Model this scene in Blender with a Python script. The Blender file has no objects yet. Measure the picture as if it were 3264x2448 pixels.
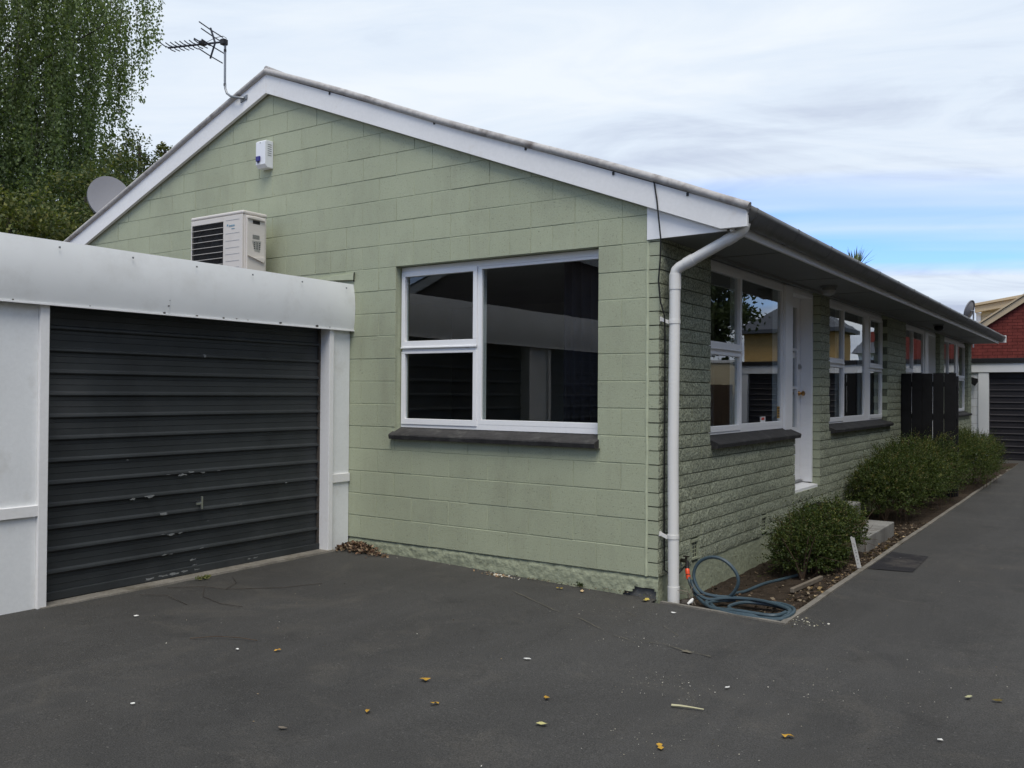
import bpy, math, random
import numpy as np
from mathutils import Vector, Matrix, noise

random.seed(11)
rng = np.random.default_rng(11)
SC = bpy.context.scene
COL = SC.collection

SKYX, SKYY, CLOUDK, EXPO = 29.9, 23.1, 0.58, 0.98
GREEN_A, GREEN_B, GREEN_S = (0.355, 0.382, 0.268), (0.405, 0.436, 0.308), (0.37, 0.395, 0.29)
ASPH_A, ASPH_B = (0.040, 0.0388, 0.0362), (0.062, 0.0602, 0.0563)

# ------------------------------------------------------------------ camera
cam_data = bpy.data.cameras.new('camera')
cam = bpy.data.objects.new('camera', cam_data)
COL.objects.link(cam)
cam_data.sensor_width = 36.0
cam_data.lens = 36.0 * 2826.9 / 3264.0
cam_data.clip_start = 0.05
cam_data.clip_end = 2000
yaw, pitch, roll = -0.5954, 0.0096, 0.0073
F = Vector((math.sin(yaw) * math.cos(pitch), math.cos(yaw) * math.cos(pitch), math.sin(pitch)))
R0 = Vector((math.cos(yaw), -math.sin(yaw), 0))
U0 = R0.cross(F)
R = math.cos(roll) * R0 + math.sin(roll) * U0
U = -math.sin(roll) * R0 + math.cos(roll) * U0
M = Matrix((R, U, -F)).transposed().to_4x4()
M.translation = Vector((2.7782, -5.8258, 1.3108))
cam.matrix_world = M
SC.camera = cam

# ------------------------------------------------------------------ world: thin streaky cloud over a blue sky
SUN_EL, SUN_AZ = math.radians(62), math.radians(142)   # azimuth clockwise from +Y
world = bpy.data.worlds.new('World')
SC.world = world
world.use_nodes = True
wt = world.node_tree
wt.nodes.clear()
def wn(t, **kw):
    n = wt.nodes.new(t)
    for k, v in kw.items():
        setattr(n, k, v)
    return n
def wl(a, b): wt.links.new(a, b)
def wmath(op, a, b=None, clamp=False):
    n = wn('ShaderNodeMath', operation=op, use_clamp=clamp)
    for i, x in enumerate((a, b)):
        if x is None: continue
        if isinstance(x, (int, float)): n.inputs[i].default_value = x
        else: wl(x, n.inputs[i])
    return n.outputs[0]
sky = wn('ShaderNodeTexSky', sky_type='NISHITA')
sky.sun_disc = False
sky.sun_elevation = SUN_EL
sky.sun_rotation = SUN_AZ
sky.air_density = 1.0
sky.dust_density = 0.15
sky.ozone_density = 3.0
tc = wn('ShaderNodeTexCoord')
sep = wn('ShaderNodeSeparateXYZ')
wl(tc.outputs['Generated'], sep.inputs[0])
zz = wmath('ADD', wmath('MAXIMUM', sep.outputs[2], 0.0), 0.10)
px = wmath('DIVIDE', sep.outputs[0], zz)
py = wmath('DIVIDE', sep.outputs[1], zz)
comb = wn('ShaderNodeCombineXYZ')
wl(px, comb.inputs[0]); wl(py, comb.inputs[1])
def cloud_noise(scale_xyz, loc, scale, detail, rough, rot=0.0, dist=0.0):
    mp = wn('ShaderNodeMapping')
    mp.inputs['Scale'].default_value = scale_xyz
    mp.inputs['Location'].default_value = loc
    vr = wn('ShaderNodeVectorRotate', rotation_type='Z_AXIS')
    vr.inputs['Angle'].default_value = rot
    wl(comb.outputs[0], vr.inputs['Vector'])
    wl(vr.outputs[0], mp.inputs[0])
    nz = wn('ShaderNodeTexNoise')
    nz.inputs['Scale'].default_value = scale
    nz.inputs['Detail'].default_value = detail
    nz.inputs['Roughness'].default_value = rough
    nz.inputs['Distortion'].default_value = dist
    wl(mp.outputs[0], nz.inputs['Vector'])
    return nz.outputs['Fac']
def ramp(src, stops):
    r = wn('ShaderNodeValToRGB')
    e = r.color_ramp.elements
    while len(e) < len(stops): e.new(0.5)
    for el, (p, c) in zip(e, stops):
        el.position = p
        el.color = (*c, 1) if len(c) == 3 else c
    wl(src, r.inputs[0])
    return r.outputs[0]
def wmix(fac, a, b):
    m = wn('ShaderNodeMix', data_type='RGBA')
    if isinstance(fac, float): m.inputs[0].default_value = fac
    else: wl(fac, m.inputs[0])
    for s, x in ((6, a), (7, b)):
        if isinstance(x, tuple): m.inputs[s].default_value = (*x, 1)
        else: wl(x, m.inputs[s])
    return m.outputs[2]
streak = cloud_noise((0.16, 1.0, 1), (SKYX, SKYY, 0), 0.55, 5.0, 0.50, math.radians(-20), 0.25)
cover = ramp(streak, [(0.34, (0, 0, 0)), (0.455, (1, 1, 1))])
wisps = cloud_noise((0.30, 1.0, 1), (SKYX + 3.0, SKYY + 9.0, 0), 0.85, 6.0, 0.55, math.radians(-24), 0.6)
fleece = cloud_noise((0.55, 1.0, 1), (SKYX + 11.0, SKYY + 2.0, 0), 2.6, 6.0, 0.60, math.radians(-30), 0.9)
wf = wmath('ADD', wmath('MULTIPLY', wisps, 0.68), wmath('MULTIPLY', fleece, 0.32))
tone = ramp(wf, [(0.36, (0.44, 0.50, 0.64)), (0.50, (0.67, 0.75, 0.855)), (0.60, (0.77, 0.825, 0.885))])
skyb = wn('ShaderNodeMix', data_type='RGBA', blend_type='MULTIPLY')
skyb.inputs[0].default_value = 1.0
wl(sky.outputs[0], skyb.inputs[6])
skyb.inputs[7].default_value = (0.64, 0.80, 1.14, 1)
cloudc = wn('ShaderNodeMix', data_type='RGBA', blend_type='MULTIPLY')
cloudc.inputs[0].default_value = 1.0
wl(tone, cloudc.inputs[6])
cloudc.inputs[7].default_value = (10.0 * CLOUDK, 10.0 * CLOUDK, 10.0 * CLOUDK, 1)
final = wmix(cover, skyb.outputs[2], cloudc.outputs[2])
bg = wn('ShaderNodeBackground')
wl(final, bg.inputs[0])
bg.inputs[1].default_value = 0.10
wo = wn('ShaderNodeOutputWorld')
wl(bg.outputs[0], wo.inputs[0])

# ------------------------------------------------------------------ sun behind thin cloud
sun_data = bpy.data.lights.new('sun', 'SUN')
sun_data.energy = 1.5
sun_data.angle = math.radians(35)
sun_data.color = (1.0, 0.95, 0.86)
sun = bpy.data.objects.new('sun', sun_data)
COL.objects.link(sun)
sd = Vector((math.sin(SUN_AZ) * math.cos(SUN_EL), math.cos(SUN_AZ) * math.cos(SUN_EL), math.sin(SUN_EL)))
sun.rotation_euler = sd.to_track_quat('Z', 'Y').to_euler()
sun.location = sd * 60

SC.view_settings.view_transform = 'Standard'
SC.view_settings.look = 'None'
SC.view_settings.exposure = EXPO
SC.view_settings.gamma = 1.0
SC.render.engine = 'CYCLES'
SC.cycles.max_bounces = 8
SC.cycles.transparent_max_bounces = 16
SC.cycles.use_denoising = True

# ------------------------------------------------------------------ materials
def newmat(name):
    m = bpy.data.materials.new(name)
    m.use_nodes = True
    nt = m.node_tree
    nt.nodes.clear()
    out = nt.nodes.new('ShaderNodeOutputMaterial')
    return m, nt, out
class NT:
    """tiny node helper working on world position, so that alike pieces differ"""
    def __init__(s, nt):
        s.nt = nt
        s.pos = nt.nodes.new('ShaderNodeNewGeometry').outputs['Position']
    def link(s, a, b): s.nt.links.new(a, b)
    def noise(s, scale, detail=3.0, rough=0.55, dist=0.0, sxyz=None):
        v = s.pos
        if sxyz:
            mp = s.nt.nodes.new('ShaderNodeMapping')
            mp.inputs['Scale'].default_value = sxyz
            s.link(v, mp.inputs[0]); v = mp.outputs[0]
        n = s.nt.nodes.new('ShaderNodeTexNoise')
        n.inputs['Scale'].default_value = scale
        n.inputs['Detail'].default_value = detail
        n.inputs['Roughness'].default_value = rough
        n.inputs['Distortion'].default_value = dist
        s.link(v, n.inputs['Vector'])
        return n.outputs['Fac']
    def voronoi(s, scale, feature='F1'):
        n = s.nt.nodes.new('ShaderNodeTexVoronoi')
        n.feature = feature
        n.inputs['Scale'].default_value = scale
        s.link(s.pos, n.inputs['Vector'])
        return n.outputs['Distance']
    def ramp(s, src, a, b, c0=(0, 0, 0), c1=(1, 1, 1)):
        r = s.nt.nodes.new('ShaderNodeValToRGB')
        e = r.color_ramp.elements
        e[0].position, e[1].position = a, b
        e[0].color, e[1].color = (*c0, 1), (*c1, 1)
        s.link(src, r.inputs[0])
        return r.outputs[0]
    def mix(s, fac, a, b, mode='MIX'):
        m = s.nt.nodes.new('ShaderNodeMix'); m.data_type = 'RGBA'; m.blend_type = mode
        if isinstance(fac, (int, float)): m.inputs[0].default_value = fac
        else: s.link(fac, m.inputs[0])
        for k, x in ((6, a), (7, b)):
            if isinstance(x, tuple): m.inputs[k].default_value = (*x, 1)
            else: s.link(x, m.inputs[k])
        return m.outputs[2]
    def math(s, op, a, b=0.0):
        n = s.nt.nodes.new('ShaderNodeMath'); n.operation = op
        for k, x in ((0, a), (1, b)):
            if isinstance(x, (int, float)): n.inputs[k].default_value = x
            else: s.link(x, n.inputs[k])
        return n.outputs[0]
    def bump(s, h, strength, dist):
        b = s.nt.nodes.new('ShaderNodeBump')
        b.inputs['Strength'].default_value = strength
        b.inputs['Distance'].default_value = dist
        s.link(h, b.inputs['Height'])
        return b.outputs[0]
    def rand(s):
        return s.nt.nodes.new('ShaderNodeObjectInfo').outputs['Random']
    def principled(s, out, col, rough=0.6, spec=0.3, metal=0.0, normal=None):
        p = s.nt.nodes.new('ShaderNodeBsdfPrincipled')
        if isinstance(col, tuple): p.inputs['Base Color'].default_value = (*col, 1)
        else: s.link(col, p.inputs['Base Color'])
        if isinstance(rough, (int, float)): p.inputs['Roughness'].default_value = rough
        else: s.link(rough, p.inputs['Roughness'])
        p.inputs['Specular IOR Level'].default_value = spec
        p.inputs['Metallic'].default_value = metal
        if normal is not None: s.link(normal, p.inputs['Normal'])
        s.link(p.outputs[0], out.inputs[0])
        return p
def sc3(c, k): return tuple(min(1, x * k) for x in c)
def plain(name, col, rough=0.55, spec=0.3, var=0.12, scale=3.0, bump=0.0, bscale=60, metal=0.0, fine=0.06, dirt=None, dirt_scale=1.3, dirt_lo=0.52, dirt_hi=0.72):
    m, nt, out = newmat(name); h = NT(nt)
    c = h.mix(h.ramp(h.noise(scale, 4), 0.3, 0.7), sc3(col, 1 - var), sc3(col, 1 + var))
    c = h.mix(h.ramp(h.noise(bscale, 2), 0.3, 0.7), h.mix(1.0, c, (1 - fine,) * 3, 'MULTIPLY'), c)
    if dirt: c = h.mix(h.ramp(h.noise(dirt_scale, 6, 0.65), dirt_lo, dirt_hi), c, dirt)
    nrm = h.bump(h.noise(bscale, 4), 0.5, bump) if bump else None
    h.principled(out, c, rough, spec, metal, nrm)
    return m

MAT = {}
# painted concrete block, gable
def green_block():
    m, nt, out = newmat('green_paint_on_block'); h = NT(nt)
    base = h.mix(h.ramp(h.noise(0.9, 5, 0.6), 0.32, 0.68), GREEN_A, GREEN_B)
    tint = h.mix(h.rand(), (0.965, 0.965, 0.965), (1.03, 1.03, 1.025))
    base = h.mix(1.0, base, tint, 'MULTIPLY')
    grime = h.ramp(h.noise(2.2, 7, 0.7, 0.4, (1, 1, 0.45)), 0.50, 0.74)
    base = h.mix(h.math('MULTIPLY', grime, 0.30), base, (0.20, 0.195, 0.15))
    runs = h.ramp(h.noise(1.0, 5, 0.6, 0.2, (9, 9, 0.55)), 0.56, 0.74)
    base = h.mix(h.math('MULTIPLY', runs, 0.13), base, (0.24, 0.235, 0.17))
    pits = h.ramp(h.noise(75, 3, 0.6), 0.60, 0.70)
    base = h.mix(h.math('MULTIPLY', pits, 0.55), base, (0.13, 0.14, 0.095))
    fine = h.noise(120, 3)
    base = h.mix(h.ramp(fine, 0.35, 0.65), h.mix(1.0, base, (0.86, 0.86, 0.86), 'MULTIPLY'), base)
    n1 = h.bump(h.math('SUBTRACT', fine, h.math('MULTIPLY', pits, 1.2)), 0.55, 0.004)
    h.principled(out, base, 0.62, 0.25, 0, n1)
    return m
MAT['block'] = green_block()
def split_face():
    m, nt, out = newmat('green_paint_on_split_face'); h = NT(nt)
    big = h.noise(62, 5, 0.60, 0.4)
    base = h.mix(h.ramp(h.noise(1.1, 4), 0.3, 0.7), GREEN_S, sc3(GREEN_S, 1.12))
    tint = h.mix(h.rand(), (0.88, 0.88, 0.88), (1.07, 1.07, 1.06))
    base = h.mix(1.0, base, tint, 'MULTIPLY')
    holes = h.ramp(big, 0.46, 0.60)
    base = h.mix(h.math('MULTIPLY', holes, 0.68), base, (0.060, 0.066, 0.048))
    holes2 = h.ramp(h.noise(110, 4, 0.6), 0.50, 0.62)
    base = h.mix(h.math('MULTIPLY', holes2, 0.45), base, (0.075, 0.08, 0.06))
    hh = h.math('SUBTRACT', h.noise(90, 5, 0.65), h.math('MULTIPLY', holes, 1.0))
    h.principled(out, base, 0.75, 0.2, 0, h.bump(hh, 0.7, 0.0045))
    return m
MAT['split'] = split_face()
MAT['mortar'] = plain('green_painted_mortar', sc3(GREEN_B, 0.98), 0.8, 0.1, 0.12, 4, 0.004, 90, fine=0.15)
MAT['bead'] = plain('green_painted_mortar_bead', sc3(GREEN_B, 1.03), 0.7, 0.2, 0.06, 9, 0.006, 40)
MAT['mortar_dark'] = plain('dark_green_mortar', sc3(GREEN_B, 0.42), 0.9, 0.1, 0.2, 5, 0.005, 70, fine=0.3)
MAT['stucco'] = plain('rough_green_plaster', sc3(GREEN_B, 0.80), 0.8, 0.15, 0.10, 4, 0.02, 28, fine=0.22)
MAT['white'] = plain('white_trim_paint', (0.80, 0.80, 0.80), 0.42, 0.4, 0.025, 2.5, 0.0015, 45, fine=0.03)
MAT['white_worn'] = plain('weathered_white_paint', (0.77, 0.765, 0.755), 0.5, 0.35, 0.04, 1.6, 0.0015, 35, fine=0.05, dirt=(0.52, 0.46, 0.37), dirt_scale=2.2, dirt_lo=0.60, dirt_hi=0.86)
MAT['fascia'] = plain('painted_sheet_metal', (0.74, 0.755, 0.75), 0.40, 0.4, 0.03, 1.2, 0.0006, 5, fine=0.03, dirt=(0.58, 0.58, 0.56), dirt_scale=3.5, dirt_lo=0.5, dirt_hi=0.9)
MAT['panel'] = plain('painted_board_panel', (0.75, 0.765, 0.765), 0.45, 0.35, 0.04, 1.6, 0.001, 45, fine=0.05, dirt=(0.50, 0.485, 0.44), dirt_scale=2.4, dirt_lo=0.55, dirt_hi=0.86)
MAT['capping'] = plain('dirty_roof_capping', (0.46, 0.44, 0.42), 0.6, 0.25, 0.12, 3, 0.003, 30, fine=0.2, dirt=(0.15, 0.13, 0.12), dirt_scale=6, dirt_lo=0.5, dirt_hi=0.72)
MAT['roof'] = plain('grey_brown_roof', (0.16, 0.14, 0.13), 0.7, 0.2, 0.2, 2, 0.004, 30, fine=0.2)
MAT['soffit'] = plain('grey_soffit_paint', (0.20, 0.205, 0.20), 0.6, 0.3, 0.07, 1.5)
MAT['gutter'] = plain('weathered_grey_gutter', (0.15, 0.15, 0.145), 0.45, 0.4, 0.15, 2.0, 0, 30, fine=0.15, dirt=(0.07, 0.07, 0.065), dirt_scale=4, dirt_lo=0.5, dirt_hi=0.75)
MAT['pvc'] = plain('white_plastic_pipe', (0.70, 0.69, 0.66), 0.38, 0.45, 0.03, 2, fine=0.02, dirt=(0.45, 0.42, 0.36), dirt_scale=4, dirt_lo=0.62, dirt_hi=0.9)
MAT['sill'] = plain('dark_concrete_sill', (0.043, 0.041, 0.040), 0.75, 0.2, 0.2, 6, 0.006, 45, fine=0.25, dirt=(0.07, 0.068, 0.064), dirt_scale=9)
MAT['roller'] = plain('charcoal_door_paint', (0.030, 0.034, 0.036), 0.5, 0.4, 0.22, 2.5, 0.0012, 90, fine=0.12, dirt=(0.048, 0.051, 0.053), dirt_scale=1.2)
MAT['rollerbrown'] = plain('dark_brown_door_paint', (0.020, 0.018, 0.022), 0.5, 0.4, 0.2, 2.5)
MAT['scuff'] = plain('bare_metal_scuff', (0.22, 0.23, 0.23), 0.5, 0.4, 0.3, 40, fine=0.3)
MAT['chrome'] = plain('worn_chrome', (0.55, 0.55, 0.54), 0.28, 0.5, 0.05, 5, metal=1.0)
MAT['brass'] = plain('brass', (0.45, 0.25, 0.09), 0.28, 0.5, 0.1, 9, metal=1.0)
MAT['concrete'] = plain('concrete', (0.23, 0.225, 0.21), 0.85, 0.15, 0.2, 5, 0.006, 80, fine=0.25, dirt=(0.11, 0.105, 0.095), dirt_scale=3)
MAT['edging'] = plain('concrete_edging', (0.20, 0.185, 0.16), 0.9, 0.1, 0.2, 7, 0.004, 60, fine=0.25, dirt=(0.10, 0.09, 0.07), dirt_scale=4)
MAT['greycement'] = plain('bare_grey_cement', (0.13, 0.13, 0.125), 0.9, 0.1, 0.25, 9, 0.01, 40, fine=0.25)
MAT['galv'] = plain('galvanised_steel', (0.24, 0.25, 0.26), 0.45, 0.5, 0.15, 14, metal=0.6)
MAT['antenna'] = plain('dark_aerial_metal', (0.045, 0.05, 0.062), 0.5, 0.4, 0.2, 9, metal=0.3)
MAT['blackplastic'] = plain('black_plastic', (0.016, 0.016, 0.017), 0.5, 0.4, 0.2, 8)
MAT['ac'] = plain('ivory_casing', (0.61, 0.575, 0.53), 0.45, 0.35, 0.03, 2, fine=0.03, dirt=(0.48, 0.44, 0.39), dirt_scale=3, dirt_lo=0.55, dirt_hi=0.9)
MAT['acdark'] = plain('dark_coil', (0.035, 0.031, 0.029), 0.7, 0.2, 0.3, 30, 0.004, 120, fine=0.3)
MAT['acwire'] = plain('cream_wire', (0.42, 0.40, 0.37), 0.5, 0.3, 0.05, 5)
MAT['acmetal'] = plain('metal_plate', (0.42, 0.41, 0.40), 0.4, 0.5, 0.12, 30, metal=0.5)
MAT['alarm'] = plain('white_alarm_plastic', (0.74, 0.755, 0.78), 0.35, 0.45, 0.015, 4, fine=0.01)
MAT['blue'] = plain('blue_strobe_plastic', (0.015, 0.012, 0.17), 0.25, 0.5, 0.08, 9)
MAT['blueprint'] = plain('blue_print', (0.03, 0.22, 0.36), 0.5, 0.3, 0.05)
MAT['dish'] = plain('grey_dish_paint', (0.20, 0.20, 0.212), 0.6, 0.25, 0.04, 3, fine=0.08, bscale=120)
MAT['cable'] = plain('black_cable', (0.012, 0.012, 0.012), 0.5, 0.3, 0.1)
MAT['blackfence'] = plain('black_stained_timber', (0.0085, 0.0085, 0.0095), 0.75, 0.2, 0.3, 6, 0.003, 40)
MAT['mat'] = plain('charcoal_door_mat', (0.016, 0.015, 0.017), 0.95, 0.05, 0.3, 20, 0.006, 160)
MAT['hose'] = plain('blue_green_hose', (0.042, 0.068, 0.084), 0.42, 0.4, 0.15, 12)
MAT['orange'] = plain('orange_connector', (0.80, 0.085, 0.025), 0.35, 0.45, 0.05)
MAT['tap'] = plain('tarnished_tap', (0.05, 0.045, 0.04), 0.4, 0.5, 0.3, 20, metal=0.7)
MAT['stake'] = plain('white_plastic_stake', (0.66, 0.65, 0.62), 0.5, 0.3, 0.04, 10)
MAT['print'] = plain('faded_dark_print', (0.10, 0.10, 0.10), 0.6, 0.2, 0.1)
MAT['timber'] = plain('grey_weathered_timber', (0.17, 0.145, 0.115), 0.85, 0.1, 0.25, 9, 0.004, 40)
MAT['bark'] = plain('bark', (0.06, 0.052, 0.045), 0.9, 0.1, 0.3, 9, 0.02, 30)
MAT['stem'] = plain('dry_brown_stem', (0.085, 0.060, 0.042), 0.9, 0.1, 0.3, 15)
MAT['curtain'] = plain('navy_curtain', (0.012, 0.012, 0.018), 0.9, 0.05, 0.1, 3)
MAT['netcurtain'] = plain('grey_curtain', (0.16, 0.17, 0.18), 0.9, 0.05, 0.1, 3)
MAT['inner'] = plain('dim_interior_paint', (0.30, 0.29, 0.27), 0.9, 0.1, 0.05)
MAT['carpet'] = plain('dark_carpet', (0.05, 0.045, 0.04), 0.95, 0.05, 0.1)
MAT['redsticker'] = plain('red_print', (0.55, 0.05, 0.03), 0.5, 0.3, 0.02)
MAT['yellowsticker'] = plain('amber_print', (0.42, 0.25, 0.04), 0.5, 0.3, 0.02)
MAT['paper'] = plain('white_paper', (0.72, 0.72, 0.71), 0.6, 0.2, 0.02)
MAT['redbrick'] = plain('red_painted_brick', (0.175, 0.040, 0.032), 0.8, 0.15, 0.22, 7, 0.004, 60, fine=0.2)
MAT['redmortar'] = plain('dark_red_mortar', (0.075, 0.018, 0.016), 0.9, 0.1, 0.2, 5)
MAT['beige'] = plain('beige_trim', (0.50, 0.40, 0.265), 0.6, 0.25, 0.06, 2)
MAT['cream'] = plain('cream_weatherboard', (0.56, 0.49, 0.34), 0.6, 0.25, 0.06, 2)
MAT['yellowbrick'] = plain('buff_brick', (0.46, 0.30, 0.12), 0.8, 0.2, 0.12, 9, fine=0.1)
MAT['slate'] = plain('dark_slate_roof', (0.055, 0.062, 0.075), 0.6, 0.3, 0.15, 3)
MAT['whiteblock'] = plain('white_painted_block', (0.66, 0.675, 0.69), 0.6, 0.25, 0.04, 2, 0.002, 60)
MAT['blacktrim'] = plain('black_roof_edge', (0.014, 0.014, 0.016), 0.5, 0.3, 0.15, 4)
MAT['flake'] = plain('white_paint_flakes', (0.72, 0.71, 0.67), 0.6, 0.2, 0.1, 40)
MAT['pale_dust'] = plain('pale_dust', (0.16, 0.145, 0.11), 0.95, 0.05, 0.35, 18, fine=0.4)
MAT['patch'] = plain('newer_asphalt_patch', (0.022, 0.021, 0.023), 0.85, 0.2, 0.25, 5, 0.006, 150, fine=0.3, dirt=(0.07, 0.063, 0.055), dirt_scale=3)
MAT['lightglass'] = plain('frosted_lamp_glass', (0.30, 0.30, 0.29), 0.15, 0.5, 0.05)
MAT['blade'] = plain('strap_leaf', (0.15, 0.18, 0.075), 0.5, 0.3, 0.2, 3)
MAT['lawn'] = plain('rough_grass', (0.055, 0.075, 0.03), 0.95, 0.05, 0.3, 1.5, 0.02, 40, fine=0.3)

def asphalt():
    m, nt, out = newmat('old_asphalt'); h = NT(nt)
    c = h.mix(h.ramp(h.noise(0.45, 7, 0.66, 0.5), 0.32, 0.68), ASPH_A, ASPH_B)
    tyre = h.ramp(h.noise(1.0, 6, 0.66, 0.8, (2.2, 0.28, 1)), 0.50, 0.74)          # rubbed, paler wheel tracks down the drive
    c = h.mix(h.math('MULTIPLY', tyre, 0.38), c, (0.082, 0.079, 0.074))
    dust = h.ramp(h.noise(1.5, 9, 0.74, 0.9), 0.52, 0.76)
    c = h.mix(h.math('MULTIPLY', dust, 0.42), c, (0.115, 0.104, 0.086))
    brown = h.ramp(h.noise(0.8, 5, 0.6, 0.3, (1.6, 0.7, 1)), 0.54, 0.78)
    c = h.mix(h.math('MULTIPLY', brown, 0.25), c, (0.062, 0.054, 0.043))
    dark = h.ramp(h.noise(2.6, 5, 0.65, 0.4), 0.60, 0.74)
    c = h.mix(h.math('MULTIPLY', dark, 0.45), c, (0.024, 0.0235, 0.023))
    agg = h.noise(170, 3, 0.6)
    c = h.mix(h.ramp(agg, 0.38, 0.64), h.mix(1.0, c, (0.66,) * 3, 'MULTIPLY'), h.mix(1.0, c, (1.32,) * 3, 'MULTIPLY'))
    flecks = h.ramp(h.noise(60, 2, 0.5), 0.68, 0.75)
    c = h.mix(h.math('MULTIPLY', flecks, 0.45), c, (0.17, 0.165, 0.15))
    h.principled(out, c, 0.80, 0.22, 0, h.bump(agg, 0.7, 0.006))
    return m
MAT['asphalt'] = asphalt()
def soil():
    m, nt, out = newmat('dry_soil'); h = NT(nt)
    c = h.mix(h.ramp(h.noise(9, 6, 0.7), 0.3, 0.7), (0.028, 0.0215, 0.0165), (0.078, 0.060, 0.045))
    c = h.mix(h.math('MULTIPLY', h.ramp(h.noise(80, 3), 0.55, 0.7), 0.35), c, (0.11, 0.088, 0.065))
    h.principled(out, c, 0.95, 0.05, 0, h.bump(h.noise(50, 6, 0.7), 1.0, 0.03))
    return m
MAT['soil'] = soil()
def glass(name='window_glass', tint=(0.86, 0.90, 0.90)):
    m, nt, out = newmat(name); h = NT(nt)
    fr = nt.nodes.new('ShaderNodeFresnel'); fr.inputs['IOR'].default_value = 1.50
    nrm = h.bump(h.noise(1.6, 1, 0.5), 0.05, 0.012)
    h.link(nrm, fr.inputs['Normal'])
    tr = nt.nodes.new('ShaderNodeBsdfTransparent'); tr.inputs[0].default_value = (*tint, 1)
    gl = nt.nodes.new('ShaderNodeBsdfGlossy'); gl.inputs['Roughness'].default_value = 0.0
    gl.inputs[0].default_value = (0.95, 0.95, 0.95, 1)
    h.link(nrm, gl.inputs['Normal'])
    mx = nt.nodes.new('ShaderNodeMixShader')
    bf = nt.nodes.new('ShaderNodeNewGeometry').outputs['Backfacing']     # a thin pane mirrors once, at its outer face
    two = h.math('DIVIDE', h.math('MULTIPLY', fr.outputs[0], 2.0), h.math('ADD', fr.outputs[0], 1.0))   # both faces of the pane
    h.link(h.math('MULTIPLY', two, h.math('SUBTRACT', 1.0, bf)), mx.inputs[0]); h.link(tr.outputs[0], mx.inputs[1]); h.link(gl.outputs[0], mx.inputs[2])
    h.link(mx.outputs[0], out.inputs[0])
    return m
MAT['glass'] = glass()
def leafmat(name, trans=0.35, rough=0.55):
    m, nt, out = newmat(name); h = NT(nt)
    at = nt.nodes.new('ShaderNodeAttribute'); at.attribute_name = 'leafcol'
    p = nt.nodes.new('ShaderNodeBsdfPrincipled')
    h.link(at.outputs['Color'], p.inputs['Base Color'])
    p.inputs['Roughness'].default_value = rough
    p.inputs['Specular IOR Level'].default_value = 0.25
    t = nt.nodes.new('ShaderNodeBsdfTranslucent')
    h.link(h.mix(1.0, at.outputs['Color'], (1.25, 1.35, 0.6), 'MULTIPLY'), t.inputs[0])
    mx = nt.nodes.new('ShaderNodeMixShader'); mx.inputs[0].default_value = trans
    h.link(p.outputs[0], mx.inputs[1]); h.link(t.outputs[0], mx.inputs[2])
    h.link(mx.outputs[0], out.inputs[0])
    return m
MAT['leaf'] = leafmat('leaf')
MAT['birchleaf'] = leafmat('birch_leaf', 0.5)
MAT['litter'] = leafmat('leaf_litter', 0.1, 0.8)

# ------------------------------------------------------------------ mesh helpers
class MB:
    def __init__(s): s.v, s.f = [], []
    def add(s, vs, fs):
        o = len(s.v); s.v += [tuple(p) for p in vs]; s.f += [tuple(o + i for i in f) for f in fs]; return s
    def box(s, x0, x1, y0, y1, z0, z1):
        if x0 > x1: x0, x1 = x1, x0
        if y0 > y1: y0, y1 = y1, y0
        return s.add([(x0, y0, z0), (x1, y0, z0), (x1, y1, z0), (x0, y1, z0), (x0, y0, z1), (x1, y0, z1), (x1, y1, z1), (x0, y1, z1)],
                     [(3, 2, 1, 0), (4, 5, 6, 7), (0, 1, 5, 4), (1, 2, 6, 5), (2, 3, 7, 6), (3, 0, 4, 7)])
    def prism(s, poly, mp, d0, d1):
        """poly: 2D points counter-clockwise, mp(u, v, d) -> 3D"""
        n = len(poly)
        a = [mp(u, v, d0) for u, v in poly]; b = [mp(u, v, d1) for u, v in poly]
        fs = [tuple(range(n)), tuple(range(2 * n - 1, n - 1, -1))]
        fs += [(i, n + i, n + (i + 1) % n, (i + 1) % n) for i in range(n)]
        return s.add(a + b, fs)
    def tube(s, path, r, seg=8, cap=True, radii=None):
        P = [Vector(p) for p in path]; n = len(P)
        ring0 = len(s.v); up = Vector((0, 0, 1)); prev = None
        vs = []
        for i in range(n):
            t = (P[min(i + 1, n - 1)] - P[max(i - 1, 0)]).normalized()
            if prev is None:
                ref = up if abs(t.z) < 0.9 else Vector((1, 0, 0))
                a = t.cross(ref).normalized()
            else:
                a = (prev - t * prev.dot(t)).normalized()
            prev = a; b = t.cross(a)
            rr = radii[i] if radii else r
            for k in range(seg):
                th = 2 * math.pi * k / seg
                vs.append(P[i] + (a * math.cos(th) + b * math.sin(th)) * rr)
        fs = []
        for i in range(n - 1):
            for k in range(seg):
                k2 = (k + 1) % seg
                fs.append((i * seg + k, i * seg + k2, (i + 1) * seg + k2, (i + 1) * seg + k))
        if cap:
            fs.append(tuple(range(seg - 1, -1, -1))); fs.append(tuple((n - 1) * seg + k for k in range(seg)))
        return s.add(vs, fs)
    def mesh(s, name):
        me = bpy.data.meshes.new(name); me.from_pydata(s.v, [], s.f); me.update(); return me
    def build(s, name, mat, parent=None, bevel=0.0, smooth=False, angle=40):
        return link(name, s.mesh(name), mat, parent, bevel, smooth, angle)
OFF = {}
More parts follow.
